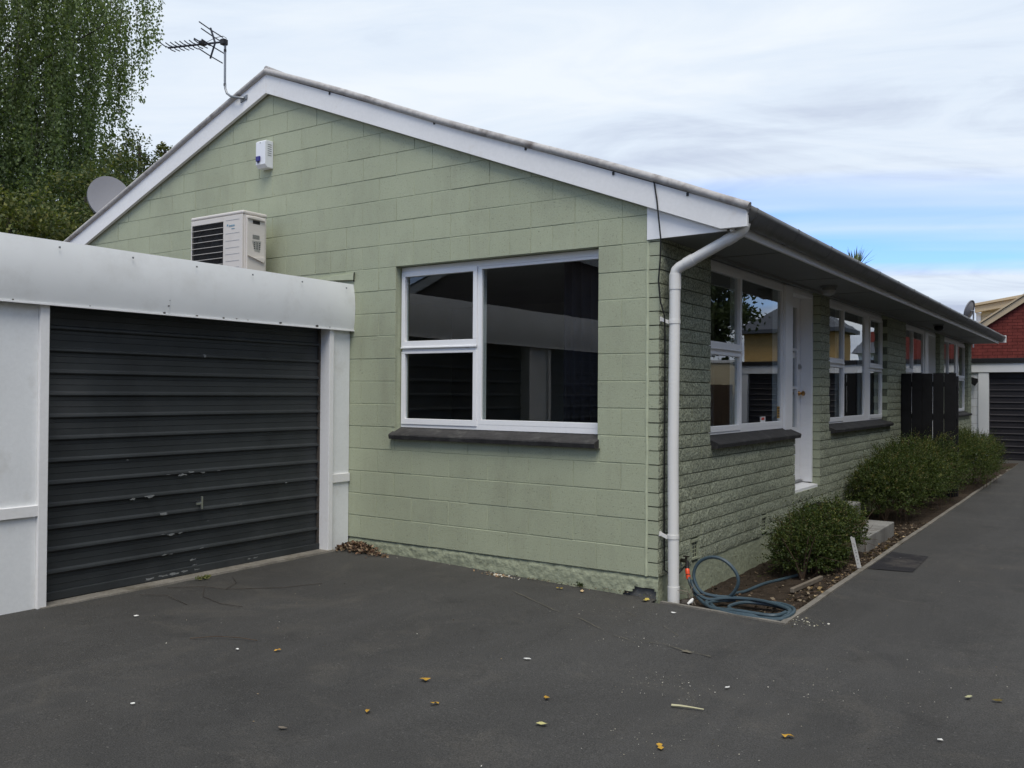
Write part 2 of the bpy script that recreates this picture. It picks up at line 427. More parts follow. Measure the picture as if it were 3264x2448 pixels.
def link(name, me, mat, parent=None, bevel=0.0, smooth=False, angle=40):
    if mat is not None and not me.materials:
        me.materials.append(MAT[mat] if isinstance(mat, str) else mat)
    o = bpy.data.objects.new(name, me); COL.objects.link(o)
    if smooth:
        me.shade_smooth()
        try: me.set_sharp_from_angle(angle=math.radians(angle))
        except Exception: pass
    if bevel:
        b = o.modifiers.new('edge', 'BEVEL'); b.width = bevel; b.segments = 2; b.limit_method = 'ANGLE'; b.angle_limit = math.radians(50)
    if parent is not None: child(o, parent)
    return o
def child(o, parent):
    o.parent = parent
    if parent.name in OFF: o.matrix_parent_inverse = Matrix.Translation(-OFF[parent.name])
def thing(name, label, cat, loc=(0, 0, 0), group=None):
    o = bpy.data.objects.new(name, None); COL.objects.link(o); o.location = loc
    o.empty_display_size = 0.1
    OFF[o.name] = Vector(loc)
    return tag(o, label, cat, group)
def tag(o, label, cat=None, group=None):
    o['label'] = label
    if cat: o['category'] = cat
    if group: o['group'] = group
    return o
def kind(o, k, label=None):
    o['kind'] = k
    if label: o['label'] = label
    return o
def gx(u, v, d): return (u, -d, v)          # on the gable: d outward
def sx(u, v, d): return (0.1 + d, u, v)     # on the long side: d outward
def sxr(u, v, d): return (0.1 + d, u, v)
def lerp(a, b, t): return a + (b - a) * t
def gz(x, y):
    """height of the asphalt"""
    z = -0.16 + 0.021 * min(max(-x, 0.0), 3.2) - 0.0022 * max(y, 0)
    return z + 0.006 * noise.noise(Vector((x * 0.8, y * 0.8, 0.3)))
def leaves(name, P, A, size, width, cols, mat, parent=None, fold=0.25):
    """P points, A axis, size length, width, cols: one diamond leaf each"""
    n = len(P)
    A = A / np.maximum(np.linalg.norm(A, axis=1, keepdims=True), 1e-6)
    rv = rng.normal(size=(n, 3))
    B = np.cross(A, rv); B /= np.maximum(np.linalg.norm(B, axis=1, keepdims=True), 1e-6)
    N = np.cross(A, B)
    size = np.broadcast_to(size, (n,))[:, None]; width = np.broadcast_to(width, (n,))[:, None]
    mid = P + A * size * 0.45
    V = np.empty((n, 4, 3))
    V[:, 0] = P; V[:, 2] = P + A * size
    V[:, 1] = mid + B * width * 0.5 + N * width * fold
    V[:, 3] = mid - B * width * 0.5 + N * width * fold
    me = bpy.data.meshes.new(name)
    me.vertices.add(4 * n); me.vertices.foreach_set('co', V.reshape(-1).astype(np.float32))
    me.loops.add(4 * n); me.loops.foreach_set('vertex_index', np.arange(4 * n, dtype=np.int32))
    me.polygons.add(n); me.polygons.foreach_set('loop_start', np.arange(0, 4 * n, 4, dtype=np.int32))
    me.polygons.foreach_set('loop_total', np.full(n, 4, dtype=np.int32))
    ca = me.attributes.new('leafcol', 'FLOAT_COLOR', 'POINT')
    c4 = np.ones((n, 4, 4), dtype=np.float32); c4[:, :, :3] = cols[:, None, :]
    ca.data.foreach_set('color', c4.reshape(-1))
    me.update(calc_edges=True)
    return link(name, me, mat, parent)
def pick_cols(n, palette, jitter=0.18):
    pal = np.array(palette)
    c = pal[rng.integers(0, len(pal), n)]
    return np.clip(c * (1 + rng.normal(size=(n, 1)) * jitter), 0.004, 1).astype(np.float32)

# ================================================================== ground
def grid_sheet(name, xs, ys, zf, mat, skip=None):
    idx = {}; v = []; f = []
    for j, y in enumerate(ys):
        for i, x in enumerate(xs):
            idx[i, j] = len(v); v.append((x, y, zf(x, y)))
    for j in range(len(ys) - 1):
        for i in range(len(xs) - 1):
            if skip and skip((xs[i] + xs[i + 1]) / 2, (ys[j] + ys[j + 1]) / 2): continue
            f.append((idx[i, j], idx[i + 1, j], idx[i + 1, j + 1], idx[i, j + 1]))
    m = MB(); m.v, m.f = v, f
    return m.build(name, mat, None, 0, True)
gnd = MB().add([(-900, -900, -0.45), (900, -900, -0.45), (900, 900, -0.45), (-900, 900, -0.45)], [(0, 1, 2, 3)]).build('ground', 'lawn')
kind(gnd, 'structure', 'rough grass ground around the houses')
BX0, BX1, BY0, BY1 = 0.085, 1.02, -0.085, 16.9
xs = [-12 + i * 0.5 for i in range(18)] + [-3.2 + i * 0.2 for i in range(16)] + [-0.05, BX0, 0.3, 0.5, 0.8, BX1] + [1.2 + i * 0.3 for i in range(26)] + [9.5, 10.5]
ys = [-16 + i * 0.5 for i in range(25)] + [-3.8 + i * 0.25 for i in range(15)] + [BY0, 0.1] + [0.4 + i * 0.5 for i in range(33)] + [BY1] + [17.2 + i * 0.4 for i in range(4)]
ys = sorted(set(round(y, 4) for y in ys)); xs = sorted(set(round(x, 4) for x in xs))
drive = grid_sheet('driveway', xs, ys, gz, 'asphalt', lambda x, y: (BX0 < x < BX1 and BY0 < y < BY1) or (x < BX0 and y > 0.35))
kind(drive, 'structure', 'worn dark asphalt driveway with pale dust and flecks')
def soilz(x, y):
    t = (x - 0.1) / 0.93
    z = lerp(-0.255, -0.178, min(1, max(0, t)) ** 0.8)
    if y < 0.6: z = lerp(-0.185, z, max(0, (y + 0.1) / 0.7))
    return z + 0.016 * noise.noise(Vector((x * 5, y * 5, 2))) + 0.008 * noise.noise(Vector((x * 14, y * 14, 5)))
bed = grid_sheet('garden_bed', [0.05 + i * 0.04 for i in range(26)], [-0.12 + i * 0.06 for i in range(90)] + [5.4 + i * 0.3 for i in range(39)], soilz, 'soil')
kind(bed, 'structure', 'strip of dry brown soil between the house and the driveway')
# thin concrete edging round the bed
ed = MB()
def edge_run(p, q, w, n, seedv):
    p, q = Vector(p), Vector(q); d = (q - p).normalized(); s = Vector((-d.y, d.x, 0)) * w
    top, bot = [], []
    for i in range(n + 1):
        c = p.lerp(q, i / n); j = 0.004 * noise.noise(Vector((c.x * 3, c.y * 3, seedv)))
        zt = gz(c.x, c.y) + 0.012 + j
        top.append((c + s, c - s, zt))
    vs = []; fs = []
    for a, b, zt in top:
        vs += [(a.x, a.y, zt), (b.x, b.y, zt), (a.x, a.y, zt - 0.14), (b.x, b.y, zt - 0.14)]
    for i in range(n):
        o = 4 * i
        fs += [(o, o + 1, o + 5, o + 4), (o, o + 4, o + 6, o + 2), (o + 1, o + 3, o + 7, o + 5)]
    fs += [(0, 2, 3, 1), (4 * n, 4 * n + 1, 4 * n + 3, 4 * n + 2)]
    ed.add(vs, fs)
edge_run((0.15, -0.055, 0), (1.055, -0.128, 0), 0.016, 14, 1)
edge_run((1.030, -0.108, 0), (1.03, 16.9, 0), 0.021, 70, 2)
edo = ed.build('kerb', 'edging'); kind(edo, 'structure', 'thin concrete edging strip round the garden bed')
pt = MB(); pts = [(1.055, 2.12), (1.40, 2.18), (1.385, 3.04), (1.06, 3.10)]
pt.add([(x, y, gz(x, y) + 0.006) for x, y in pts], [(0, 1, 2, 3)])
kind(pt.build('asphalt_patch', 'patch'), 'structure', 'darker square asphalt patch beside the bed edging')
def ribbon(mb, pts, w, lift=0.007):
    fine = []
    for a, b in zip(pts[:-1], pts[1:]):
        n = max(2, int((Vector(b) - Vector(a)).length / 0.03))
        for i in range(n): fine.append(Vector(a).lerp(Vector(b), i / n))
    fine.append(Vector(pts[-1]))
    vs, fs = [], []
    for i, p in enumerate(fine):
        a = fine[max(i - 1, 0)]; b = fine[min(i + 1, len(fine) - 1)]
        d = (b - a).normalized(); s = Vector((-d.y, d.x))
        jit = 0.012 * noise.noise(Vector((p.x * 9, p.y * 9, 1)))
        ww = w * max(0.06, 0.5 + 1.3 * noise.noise(Vector((p.x * 7, p.y * 7, 4))))
        c = p + s * jit
        for k in (-1, 1):
            q = c + s * ww * k; vs.append((q.x, q.y, gz(q.x, q.y) + lift))
    for i in range(len(fine) - 1): fs.append((2 * i, 2 * i + 1, 2 * i + 3, 2 * i + 2))
    mb.add(vs, fs)
ck = MB()
ribbon(ck, [(-0.86, -0.44), (-0.34, -0.70), (-0.06, -0.79), (0.23, -0.99), (0.42, -1.05), (0.60, -1.0), (0.78, -1.08), (0.92, -1.08)], 0.0032)
ribbon(ck, [(0.07, -0.44), (0.25, -0.57), (0.42, -0.63), (0.60, -0.79)], 0.003)
ribbon(ck, [(0.75, -1.07), (0.80, -1.09)], 0.022, 0.009)
kind(ck.build('crack_dust', 'pale_dust'), 'stuff', 'pale dust lying along the cracks in the asphalt')

# ================================================================== house
house = thing('house', 'low green painted block house with white barge boards and long eave', 'house', (-4.05, 8.4, -0.16))
SL = 0.384; AX = -4.06
def rake(x, top): return top - SL * abs(x - AX)
def clip_poly(poly, a, b, c):
    """keep a*x+b*y<=c"""
    out = []
    for i in range(len(poly)):
        p, q = poly[i], poly[(i + 1) % len(poly)]
        dp, dq = a * p[0] + b * p[1] - c, a * q[0] + b * q[1] - c
        if dp <= 0: out.append(p)
        if (dp < 0 < dq) or (dq < 0 < dp):
            t = dp / (dp - dq); out.append((lerp(p[0], q[0], t), lerp(p[1], q[1], t)))
    return out
# --- gable wall backing (shows as the recessed painted joints)
gw = MB()
wx0, wx1, wz0, wz1 = -2.404, -0.396, 0.902, 2.404
def wall_poly(mb, poly, mp, d0, d1): mb.prism(poly, mp, d0, d1)
xl = -8.27; topc = 4.26
wall_poly(gw, [(wx1, 0.003), (-0.002, 0.003), (-0.002, rake(-0.002, topc)), (wx1, rake(wx1, topc))], gx, -0.0038, -0.18)
wall_poly(gw, [(wx0, 0.003), (wx1, 0.003), (wx1, wz0), (wx0, wz0)], gx, -0.0038, -0.18)
wall_poly(gw, [(wx0, wz1), (wx1, wz1), (wx1, rake(wx1, topc)), (wx0, rake(wx0, topc))], gx, -0.0038, -0.18)
wall_poly(gw, [(xl, 0.003), (wx0, 0.003), (wx0, rake(wx0, topc)), (AX, topc), (xl, rake(xl, topc))], gx, -0.0038, -0.18)
gable = gw.build('gable_wall', 'mortar', house)
def block_mesh(L, H=0.194, D=0.03, c=0.0022):
    m = MB(); x, z = L / 2, H / 2
    fr = [(-x + c, 0, -z + c), (x - c, 0, -z + c), (x - c, 0, z - c), (-x + c, 0, z - c)]
    ed_ = [(-x, c * 1.2, -z), (x, c * 1.2, -z), (x, c * 1.2, z), (-x, c * 1.2, z)]
    bk = [(-x, D, -z), (x, D, -z), (x, D, z), (-x, D, z)]
    fs = [(0, 1, 2, 3)] + [(4 + i, 4 + (i + 1) % 4, (i + 1) % 4, i) for i in range(4)] + [(8 + i, 8 + (i + 1) % 4, 4 + (i + 1) % 4, 4 + i) for i in range(4)]
    m.add(fr + ed_ + bk, fs); me = m.mesh('block'); me.materials.append(MAT['block']); return me
bm_cache = {}
def place_block(xa, xb, z0, cut=None):
    """one block from xa to xb (with joint taken off), clipped under the barge"""
    L = xb - xa - 0.005
    if L < 0.03: return
    z1 = z0 + 0.2
    lim = 4.25
    cx, cz = (xa + xb) / 2, z0 + 0.1
    full = all(z0 + 0.2 <= rake(x, lim) for x in (xa, xb))
    yj = random.uniform(-0.0014, 0.0014)
    if cut is not None:
        MB().prism([(xa + 0.0025, z0 + 0.003), (xb - 0.0025, z0 + 0.003), (xb - 0.0025, cut), (xa + 0.0025, cut)], gx, -yj, -0.03).build('block', 'block', gable)
        return
    if full:
        key = round(L, 3)
        if key not in bm_cache: bm_cache[key] = block_mesh(L)
        o = bpy.data.objects.new('block', bm_cache[key]); COL.objects.link(o)
        o.location = (cx, yj, cz); child(o, gable)
        o.rotation_euler = (random.uniform(-0.004, 0.004), random.uniform(-0.0015, 0.0015), random.uniform(-0.002, 0.002))
        return
    poly = [(xa + 0.0025, z0 + 0.003), (xb - 0.0025, z0 + 0.003), (xb - 0.0025, z1 - 0.003), (xa + 0.0025, z1 - 0.003)]
    poly = clip_poly(poly, SL, 1, lim + SL * AX)      # right slope: z <= lim - SL*(x-AX)
    poly = clip_poly(poly, -SL, 1, lim - SL * AX)
    if len(poly) < 3: return
    area = abs(sum(p[0] * q[1] - q[0] * p[1] for p, q in zip(poly, poly[1:] + poly[:1]))) / 2
    if area < 0.0006: return
    MB().prism(poly, gx, -yj, -0.03).build('block', 'block', gable)
nblk = 0
for c in range(0, 22):
    z0 = 0.2 * c
    if c == 12:
        bounds = [0.0 - 0.2 * k for k in range(0, 45)]
    elif c % 2 == 0:
        bounds = [0.0 - 0.4 * k for k in range(0, 24)]
    else:
        bounds = [0.0, -0.2] + [-0.2 - 0.4 * k for k in range(1, 23)]
    for xb, xa in zip(bounds[:-1], bounds[1:]):
        segs = [(xa, xb)]
        if c < 12:                                     # cut by window opening and garage
            segs = []
            a, b = max(xa, -2.95), xb
            if b <= a: continue
            zz0, zz1 = z0, z0 + 0.2
            if 1.0 - 0.01 <= z0 and zz1 <= 2.41:
                if a >= -0.401 or b <= -2.399: segs = [(a, b)]
                else:
                    if a < -2.4: segs.append((a, -2.4))
                    if b > -0.4: segs.append((-0.4, b))
            else: segs = [(a, b)]
        for a, b in segs:
            if b < -8.2: continue
            nblk += 1
            if c == 4 and b > -2.43 and a < -0.39:        # course under the sill is cut down to carry it
                a2, b2 = max(a, -2.438), min(b, -0.378)
                if b2 - a2 > 0.01: place_block(a2, b2, z0, 0.9)
                if a < a2 - 0.02: place_block(a, a2, z0)
                if b > b2 + 0.02: place_block(b2, b, z0)
                continue
            place_block(max(a, -8.2), b, z0)
# lumpy bead of mortar between block wall and brick ends
bd = MB(); vs = []; fs = []; nb = 120
for i in range(nb + 1):
    z = 0.0 + 2.41 * i / nb
    w = 0.010 + 0.006 * noise.noise(Vector((0, z * 9, 3))); c0 = 0.004 + 0.006 * noise.noise(Vector((5, z * 4, 1)))
    d = 0.006 + 0.004 * noise.noise(Vector((2, z * 11, 7)))
    vs += [(c0 - w - 0.004, 0.004, z), (c0 - w * 0.4, -d, z), (c0 + w * 0.4, -d, z), (c0 + w + 0.004, 0.004, z)]
for i in range(nb):
    for k in range(3): fs.append((4 * i + k, 4 * i + k + 1, 4 * i + k + 5, 4 * i + k + 4))
bd.add(vs, fs); bd.build('mortar_bead', 'bead', gable, 0, True, 80)

# --- plinth of rough plaster under the gable, broken away by the corner
fd = MB(); nx, nz_ = 230, 13
fx0, fx1 = -2.95, 0.097
def chip(x, z):
    e = ((x + 0.035) / 0.135) ** 2 + ((z + 0.165) / 0.088) ** 2
    return e + 0.55 * noise.noise(Vector((x * 14, z * 14, 9))) < 0.9
vs = []; fs = []
for j in range(nz_ + 1):
    for i in range(nx + 1):
        x = lerp(fx0, fx1, i / nx); z = lerp(-0.24, 0.012, j / nz_)
        n_ = noise.noise(Vector((x * 16, z * 20, 0))) + 0.7 * noise.noise(Vector((x * 42, z * 50, 3)))
        y = 0.004 - 0.009 * n_ + 0.010 * (z > -0.012)
        vs.append((x, y, z))
for j in range(nz_):
    for i in range(nx):
        xc, zc = lerp(fx0, fx1, (i + .5) / nx), lerp(-0.24, 0.012, (j + .5) / nz_)
        if chip(xc, zc): continue
        a = j * (nx + 1) + i; fs.append((a, a + 1, a + nx + 2, a + nx + 1))
fd.add(vs, fs); plinth = fd.build('foundation', 'stucco', house, 0, True, 60)
MB().box(-8.25, 0.072, 0.026, 16.8, -0.40, 0.001).build('footing', 'greycement', plinth)

# --- long side: split face bricks, 100 mm courses
OPEN = [(0.98, 3.30, 0.88), (3.285, 4.22, 0.28), (4.62, 7.76, 0.88), (9.12, 11.55, 0.88), (11.55, 12.45, 0.28), (12.95, 16.35, 0.88)]
YEND = 16.88
VENTS = [(0.615, 0.752), (2.255, 2.41)]
def wall_intervals(z0, z1):
    iv = [(0.0, YEND)]
    cuts = [(a, b) for a, b, zb in OPEN if z1 > zb + 0.025]
    if z0 > -0.01 and z1 < 0.21: cuts += VENTS
    for a, b in cuts:
        nv = []
        for p, q in iv:
            if b <= p or a >= q: nv.append((p, q)); continue
            if a > p: nv.append((p, a))
            if b < q: nv.append((b, q))
        iv = nv
    return iv
swm = MB()
for a, b, z0, z1 in [(0.010, 0.974, 0, 2.44), (0.974, 3.279, 0, 0.895), (4.226, 4.614, 0, 2.44), (4.614, 7.766, 0, 0.895), (7.766, 9.114, 0, 2.46), (9.114, 11.544, 0, 0.895), (12.456, 12.944, 0, 2.47), (12.944, 16.356, 0, 0.895), (16.356, 16.87, 0, 2.49)]:
    if a < 0.5 or 0.9 < a < 1: pass
    swm.box(0.004, 0.084, a, b, z0 + 0.002, z1)
side = swm.build('side_wall', 'mortar_dark', house)
def brick_mesh(seed):
    """smooth ends, rough split outer face; length 0.39 along y, 0.094 high, 0.1 deep"""
    rr = random.Random(seed); nu, nv = 7, 3
    L, H, D = 0.39, 0.0925, 0.1
    fr = []
    for j in range(nv + 1):
        for i in range(nu + 1):
            inner = 0 < i < nu and 0 < j < nv
            d = rr.uniform(0.0, 0.004) if inner else (rr.uniform(-0.0025, 0.001))
            if i in (0, nu): d = rr.uniform(-0.004, 0.0)
            yy = -L / 2 + L * i / nu + (rr.uniform(-.012, .012) if 0 < i < nu else 0)
            zz_ = -H / 2 + H * j / nv + (rr.uniform(-.008, .008) if 0 < j < nv else rr.uniform(-.0015, .0012) * (1 if j == 0 else -1) * -1)
            fr.append((d, yy, zz_))
    m = MB(); fs = []
    W = nu + 1
    for j in range(nv):
        for i in range(nu):
            a = j * W + i; fs.append((a, a + 1, a + W + 1, a + W))
    ring = [i for i in range(W)] + [j * W + nu for j in range(1, nv + 1)] + [nv * W + i for i in range(nu - 1, -1, -1)] + [j * W for j in range(nv - 1, 0, -1)]
    base = len(fr); bk = [(-D, fr[k][1], max(-H / 2, min(H / 2, fr[k][2]))) for k in ring]
    n = len(ring)
    for k in range(n):
        k2 = (k + 1) % n; fs.append((ring[k2], ring[k], base + k, base + k2))
    m.add(fr + bk, fs); me = m.mesh('brick'); me.materials.append(MAT['split']); me.materials.append(MAT['block'])
    for pl in me.polygons:
        if abs(pl.normal.y) > 0.8: pl.material_index = 1
    return me
BR = [brick_mesh(s) for s in range(10)]
bricks = []
for c in range(0, 25):
    z0 = 0.1 * c
    for p, q in wall_intervals(z0, z0 + 0.1):
        off = 0.0 if c % 2 == 0 else -0.2
        k = math.floor((p - off) / 0.4)
        y = off + 0.4 * k
        while y < q - 0.005:
            a, b = max(p, y), min(q, y + 0.4); y += 0.4
            if b - a < 0.045: continue
            bricks.append((a + (0.0 if a == p else 0.004), b - (0.0 if b == q else 0.004), z0 + 0.05))
bricks.sort(key=lambda t: t[0] + 0.0 * t[2])
far_b = MB()
for n_, (a, b, zc) in enumerate(bricks):
    me = BR[random.randrange(10)]; L = b - a
    if n_ < 300:
        o = bpy.data.objects.new('brick', me); COL.objects.link(o); child(o, side)
        o.location = (0.1 + random.uniform(-0.003, 0.002), (a + b) / 2, zc)
        o.scale = (1, L / 0.39, 1)
    else:
        far_b.add([(v.co.x + 0.1, (a + b) / 2 + v.co.y * L / 0.39, zc + v.co.z) for v in me.vertices], [tuple(p.vertices) for p in me.polygons])
kind(far_b.build('brick_courses', 'split', side), 'stuff')
# side plinth
fs2 = MB(); vs = []; fs = []
for j in range(8):
    for i in range(171):
        y = 0.02 + 16.8 * i / 170; z = lerp(-0.34, 0.004, j / 7)
        vs.append((0.088 + 0.006 * noise.noise(Vector((y * 14, z * 14, 4))), y, z))
for j in range(7):
    for i in range(170):
        a = j * 171 + i; fs.append((a, a + 1, a + 172, a + 171))
fs2.add(vs, fs); fs2.build('foundation', 'stucco', house, 0, True)
# air vents in the bottom courses
for a, b in VENTS:
    v = MB(); v.box(0.055, 0.102, a, b, 0.03, 0.045).box(0.055, 0.102, a, b, 0.165, 0.185)
    v.box(0.055, 0.094, a, a + 0.012, 0.045, 0.165).box(0.055, 0.101, b - 0.03, b, 0.045, 0.165)
    vent = v.build('air_vent', 'stucco', house)
    g = MB(); n_ = 5
    for k in range(1, 3):
        yy = lerp(a + 0.012, b - 0.03, k / 3); g.box(0.0865, 0.0885, yy - 0.003, yy + 0.003, 0.045, 0.165)
    for k in range(1, 4):
        zz_ = lerp(0.045, 0.165, k / 4); g.box(0.0868, 0.0882, a + 0.012, b - 0.03, zz_ - 0.003, zz_ + 0.003)
    g.build('grille', 'mortar', vent)
    MB().box(0.0842, 0.0862, a + 0.004, b - 0.004, 0.034, 0.18).build('backing', 'blackplastic', vent)

# --- windows
def window(label, mp, u0, u1, z0, z1, cols, sill, mat='white', posts=(), top=0.05, depth=0.10, fd=-0.08, sillend=0.0):
    """cols: (glass u0, glass u1, 'fixed'|'split', bottom glass z)"""
    fr = MB()
    def bx(mb, a, b, c, d, d0, d1): mb.prism([(a, c), (b, c), (b, d), (a, d)], mp, d1, d0)
    bx(fr, u0, u1, z1 - top, z1, fd - depth, fd)                 # head
    bx(fr, u0, u1, z0, z0 + 0.045, fd - depth, fd)               # bottom rail
    edges = []
    edges.append((u0, cols[0][0] - 0.040))
    for c0, c1 in zip(cols[:-1], cols[1:]): edges.append((c0[1] + 0.040, c1[0] - 0.022))
    edges.append((cols[-1][1] + 0.022, u1))
    for a, b in edges:
        if b - a > 0.008: bx(fr, a, b, z0 + 0.045, z1 - top, fd - depth, fd)
    win = fr.build('window', mat, house, 0.002)
    win['label'] = label
    gt = z1 - top - 0.035
    for g0, g1, typ, gb in cols:
        rects = []
        if typ == 'split':
            zm = 1.70
            rects = [(g0, g1, 1.752, gt, 0.040, 0.054, 0.040, 0.012), (g0, g1, gb, 1.642, 0.040, 0.050, 0.020, 0.008)]
            lb = MB(); bx(lb, g0 - 0.040, g1 + 0.040, 1.663, 1.697, fd - depth, fd - 0.002); bx(lb, g0 - 0.038, g1 + 0.038, 1.688, 1.7, fd - 0.002, fd + 0.022)
            lb.build('transom', mat, win, 0.0015)
        else:
            rects = [(g0, g1, gb, gt + 0.012, 0.022, 0.042, 0.022, 0.001)]
        for a, b, c, d, w, wb, wt_, pr in rects:
            s_ = MB(); d0, d1 = fd - 0.035, fd + pr
            bx(s_, a - w, b + w, c - wb, c, d0, d1); bx(s_, a - w, b + w, d, d + wt_, d0, d1)
            bx(s_, a - w, a, c, d, d0, d1); bx(s_, b, b + w, c, d, d0, d1)
            s_.build('sash', mat, win, 0.0025)
            p_ = MB(); bx(p_, a - 0.005, b + 0.005, c - 0.005, d + 0.005, fd - 0.020, fd - 0.016)
            p_.build('pane', 'glass', win)
    if sill:
        a, b = sill; sm = MB(); n = 24
        prof = [(fd - 0.02, z0 + 0.004), (fd - 0.02, z0 - 0.10), (0.030, z0 - 0.10), (0.050, z0 - 0.098), (0.058, z0 - 0.066), (0.052, z0 - 0.056)]
        vs, fs = [], []
        for i in range(n + 1):
            u = lerp(a, b, i / n)
            for k, (d, z) in enumerate(prof):
                j = 0.0035 * noise.noise(Vector((u * 13, k * 3.1, z0 * 5))) if k >= 2 else 0
                ue = u
                if k >= 3 and i in (0, n): ue = u + (0.018 if i == 0 else -0.018)
                vs.append(mp(ue, z + j, d + j))
        np_ = len(prof)
        for i in range(n):
            for k in range(np_):
                k2 = (k + 1) % np_; fs.append((i * np_ + k, i * np_ + k2, (i + 1) * np_ + k2, (i + 1) * np_ + k))
        fs += [tuple(range(np_)), tuple(n * np_ + k for k in range(np_))]
        sm.add(vs, fs); sm.build('sill', 'sill', win)
    return win
wg = window('big white framed gable window with dark sill', gx, -2.4, -0.4, 1.0, 2.4,
       [(-2.353, -1.612, 'split', 1.078), (-1.528, -0.432, 'fixed', 1.085)], (-2.44, -0.375))
w1 = window('shaded window beside the front door', sx, 0.98, 3.375, 0.97, 2.425,
       [(1.03, 1.85, 'split', 1.04), (1.925, 3.075, 'fixed', 1.045)], (0.985, 3.32))
w2 = window('three light window past the front door', sx, 4.62, 7.775, 0.97, 2.43,
       [(4.68, 5.50, 'split', 1.04), (5.60, 6.68, 'fixed', 1.045), (6.98, 7.71, 'split', 1.04)], (4.63, 7.92))
w3 = window('window behind the black screen fence', sx, 9.12, 11.55, 0.97, 2.46,
       [(9.18, 10.09, 'split', 1.04), (10.18, 11.12, 'fixed', 1.045)], (9.13, 11.5))
w4 = window('last window towards the red brick house', sx, 12.95, 16.36, 0.97, 2.47,
       [(13.02, 13.95, 'split', 1.04), (14.06, 15.02, 'fixed', 1.045), (15.32, 16.29, 'split', 1.04)], (12.96, 16.55))
# proud corner post of the door-and-window unit
MB().box(0.021, 0.046, 3.125, 3.37, 0.945, 2.42).build('post', 'white', w1, 0.003)
MB().box(0.021, 0.040, 11.22, 11.54, 0.945, 2.44).build('post', 'white', w3, 0.003)
# security sticker and window stickers, behind the glass
stk = MB().box(0.007, 0.009, 2.475, 2.615, 1.047, 1.098).build('sticker', 'paper', w1)
stk['label'] = 'white sticker with red print in the corner of the pane'
MB().box(0.0095, 0.0105, 2.50, 2.585, 1.066, 1.090).build('sticker', 'redsticker', w1)
stk2 = MB().box(0.007, 0.009, 2.985, 3.060, 1.075, 1.19).build('sticker', 'yellowsticker', w1)
stk2['label'] = 'narrow amber and black sticker'
for k in range(4): MB().box(0.0095, 0.0105, 2.995, 3.05, 1.088 + k * 0.026, 1.100 + k * 0.026).build('sticker', 'blackplastic', w1)

# --- doors
def door(y0, y1, label, detail=True, zt=2.42):
    X = -0.11
    d = MB()
    st = 0.115
    d.box(X - 0.04, X, y0, y0 + st, 0.365, zt - 0.045).box(X - 0.04, X, y1 - st, y1, 0.365, zt - 0.045)
    d.box(X - 0.04, X, y0 + st, y1 - st, zt - 0.15, zt - 0.045).box(X - 0.04, X, y0 + st, y1 - st, 0.365, 0.955)
    for zb in (1.385, 1.805): d.box(X - 0.035, X - 0.004, y0 + st, y1 - st, zb - 0.014, zb + 0.014)
    d.box(X - 0.004, X + 0.006, y0 + st + 0.02, y1 - st - 0.02, 0.48, 0.50).box(X - 0.004, X + 0.006, y0 + st + 0.02, y1 - st - 0.02, 0.88, 0.90)
    dr = d.build('door', 'white', house, 0.002); dr['label'] = label
    for za, zb in ((0.955, 1.371), (1.399, 1.791), (1.819, zt - 0.15)):
        MB().box(X - 0.022, X - 0.018, y0 + st - 0.004, y1 - st + 0.004, za - 0.004, zb + 0.004).build('pane', 'glass', dr)
    yk = y1 - 0.055
    k = MB(); k.tube([(X, yk, 1.325), (X + 0.028, yk, 1.325), (X + 0.03, yk, 1.325), (X + 0.045, yk, 1.325), (X + 0.062, yk, 1.325), (X + 0.07, yk, 1.325)], 0.012, 12, True, [0.028, 0.012, 0.014, 0.029, 0.026, 0.010])
    k.build('knob', 'brass', dr, 0, True)
    k = MB(); k.tube([(X, yk, 1.62), (X + 0.02, yk, 1.62), (X + 0.028, yk, 1.62)], 0.03, 14, True, [0.032, 0.030, 0.020])
    k.build('deadlock', 'chrome', dr, 0, True)
    MB().box(X - 0.02, X + 0.03, y0, y1, 0.345, 0.364).build('weather_bar', 'galv', dr)
    fr = MB(); fr.box(-0.16, 0.018, y1 + 0.005, y1 + 0.045, 0.345, zt).box(-0.16, 0.015, y0 - 0.04, y0 - 0.004, 0.345, zt).box(-0.16, 0.017, y0 - 0.004, y1 + 0.005, zt - 0.042, zt)
    fr.build('door_frame', 'white', house, 0.002)
    th = MB().prism([(-0.17, 0.288), (0.075, 0.288), (0.075, 0.325), (-0.17, 0.345)], lambda u, v, dd: (u, dd, v), y1 + 0.042, y0 - 0.085)
    th.build('threshold', 'white', house, 0.003)
    MB().box(-0.15, 0.03, y0 - 0.08, y1 + 0.035, -0.2, 0.287).build('threshold_base', 'greycement', house)
    return dr
d1 = door(3.385, 4.17, 'white front door with three stacked glass panes')
MB().box(-0.1275, -0.126, 3.915, 4.04, 1.712, 1.772).build('card', 'paper', d1)
d2 = door(11.60, 12.40, 'second white door beyond the black screen fence', zt=2.46)

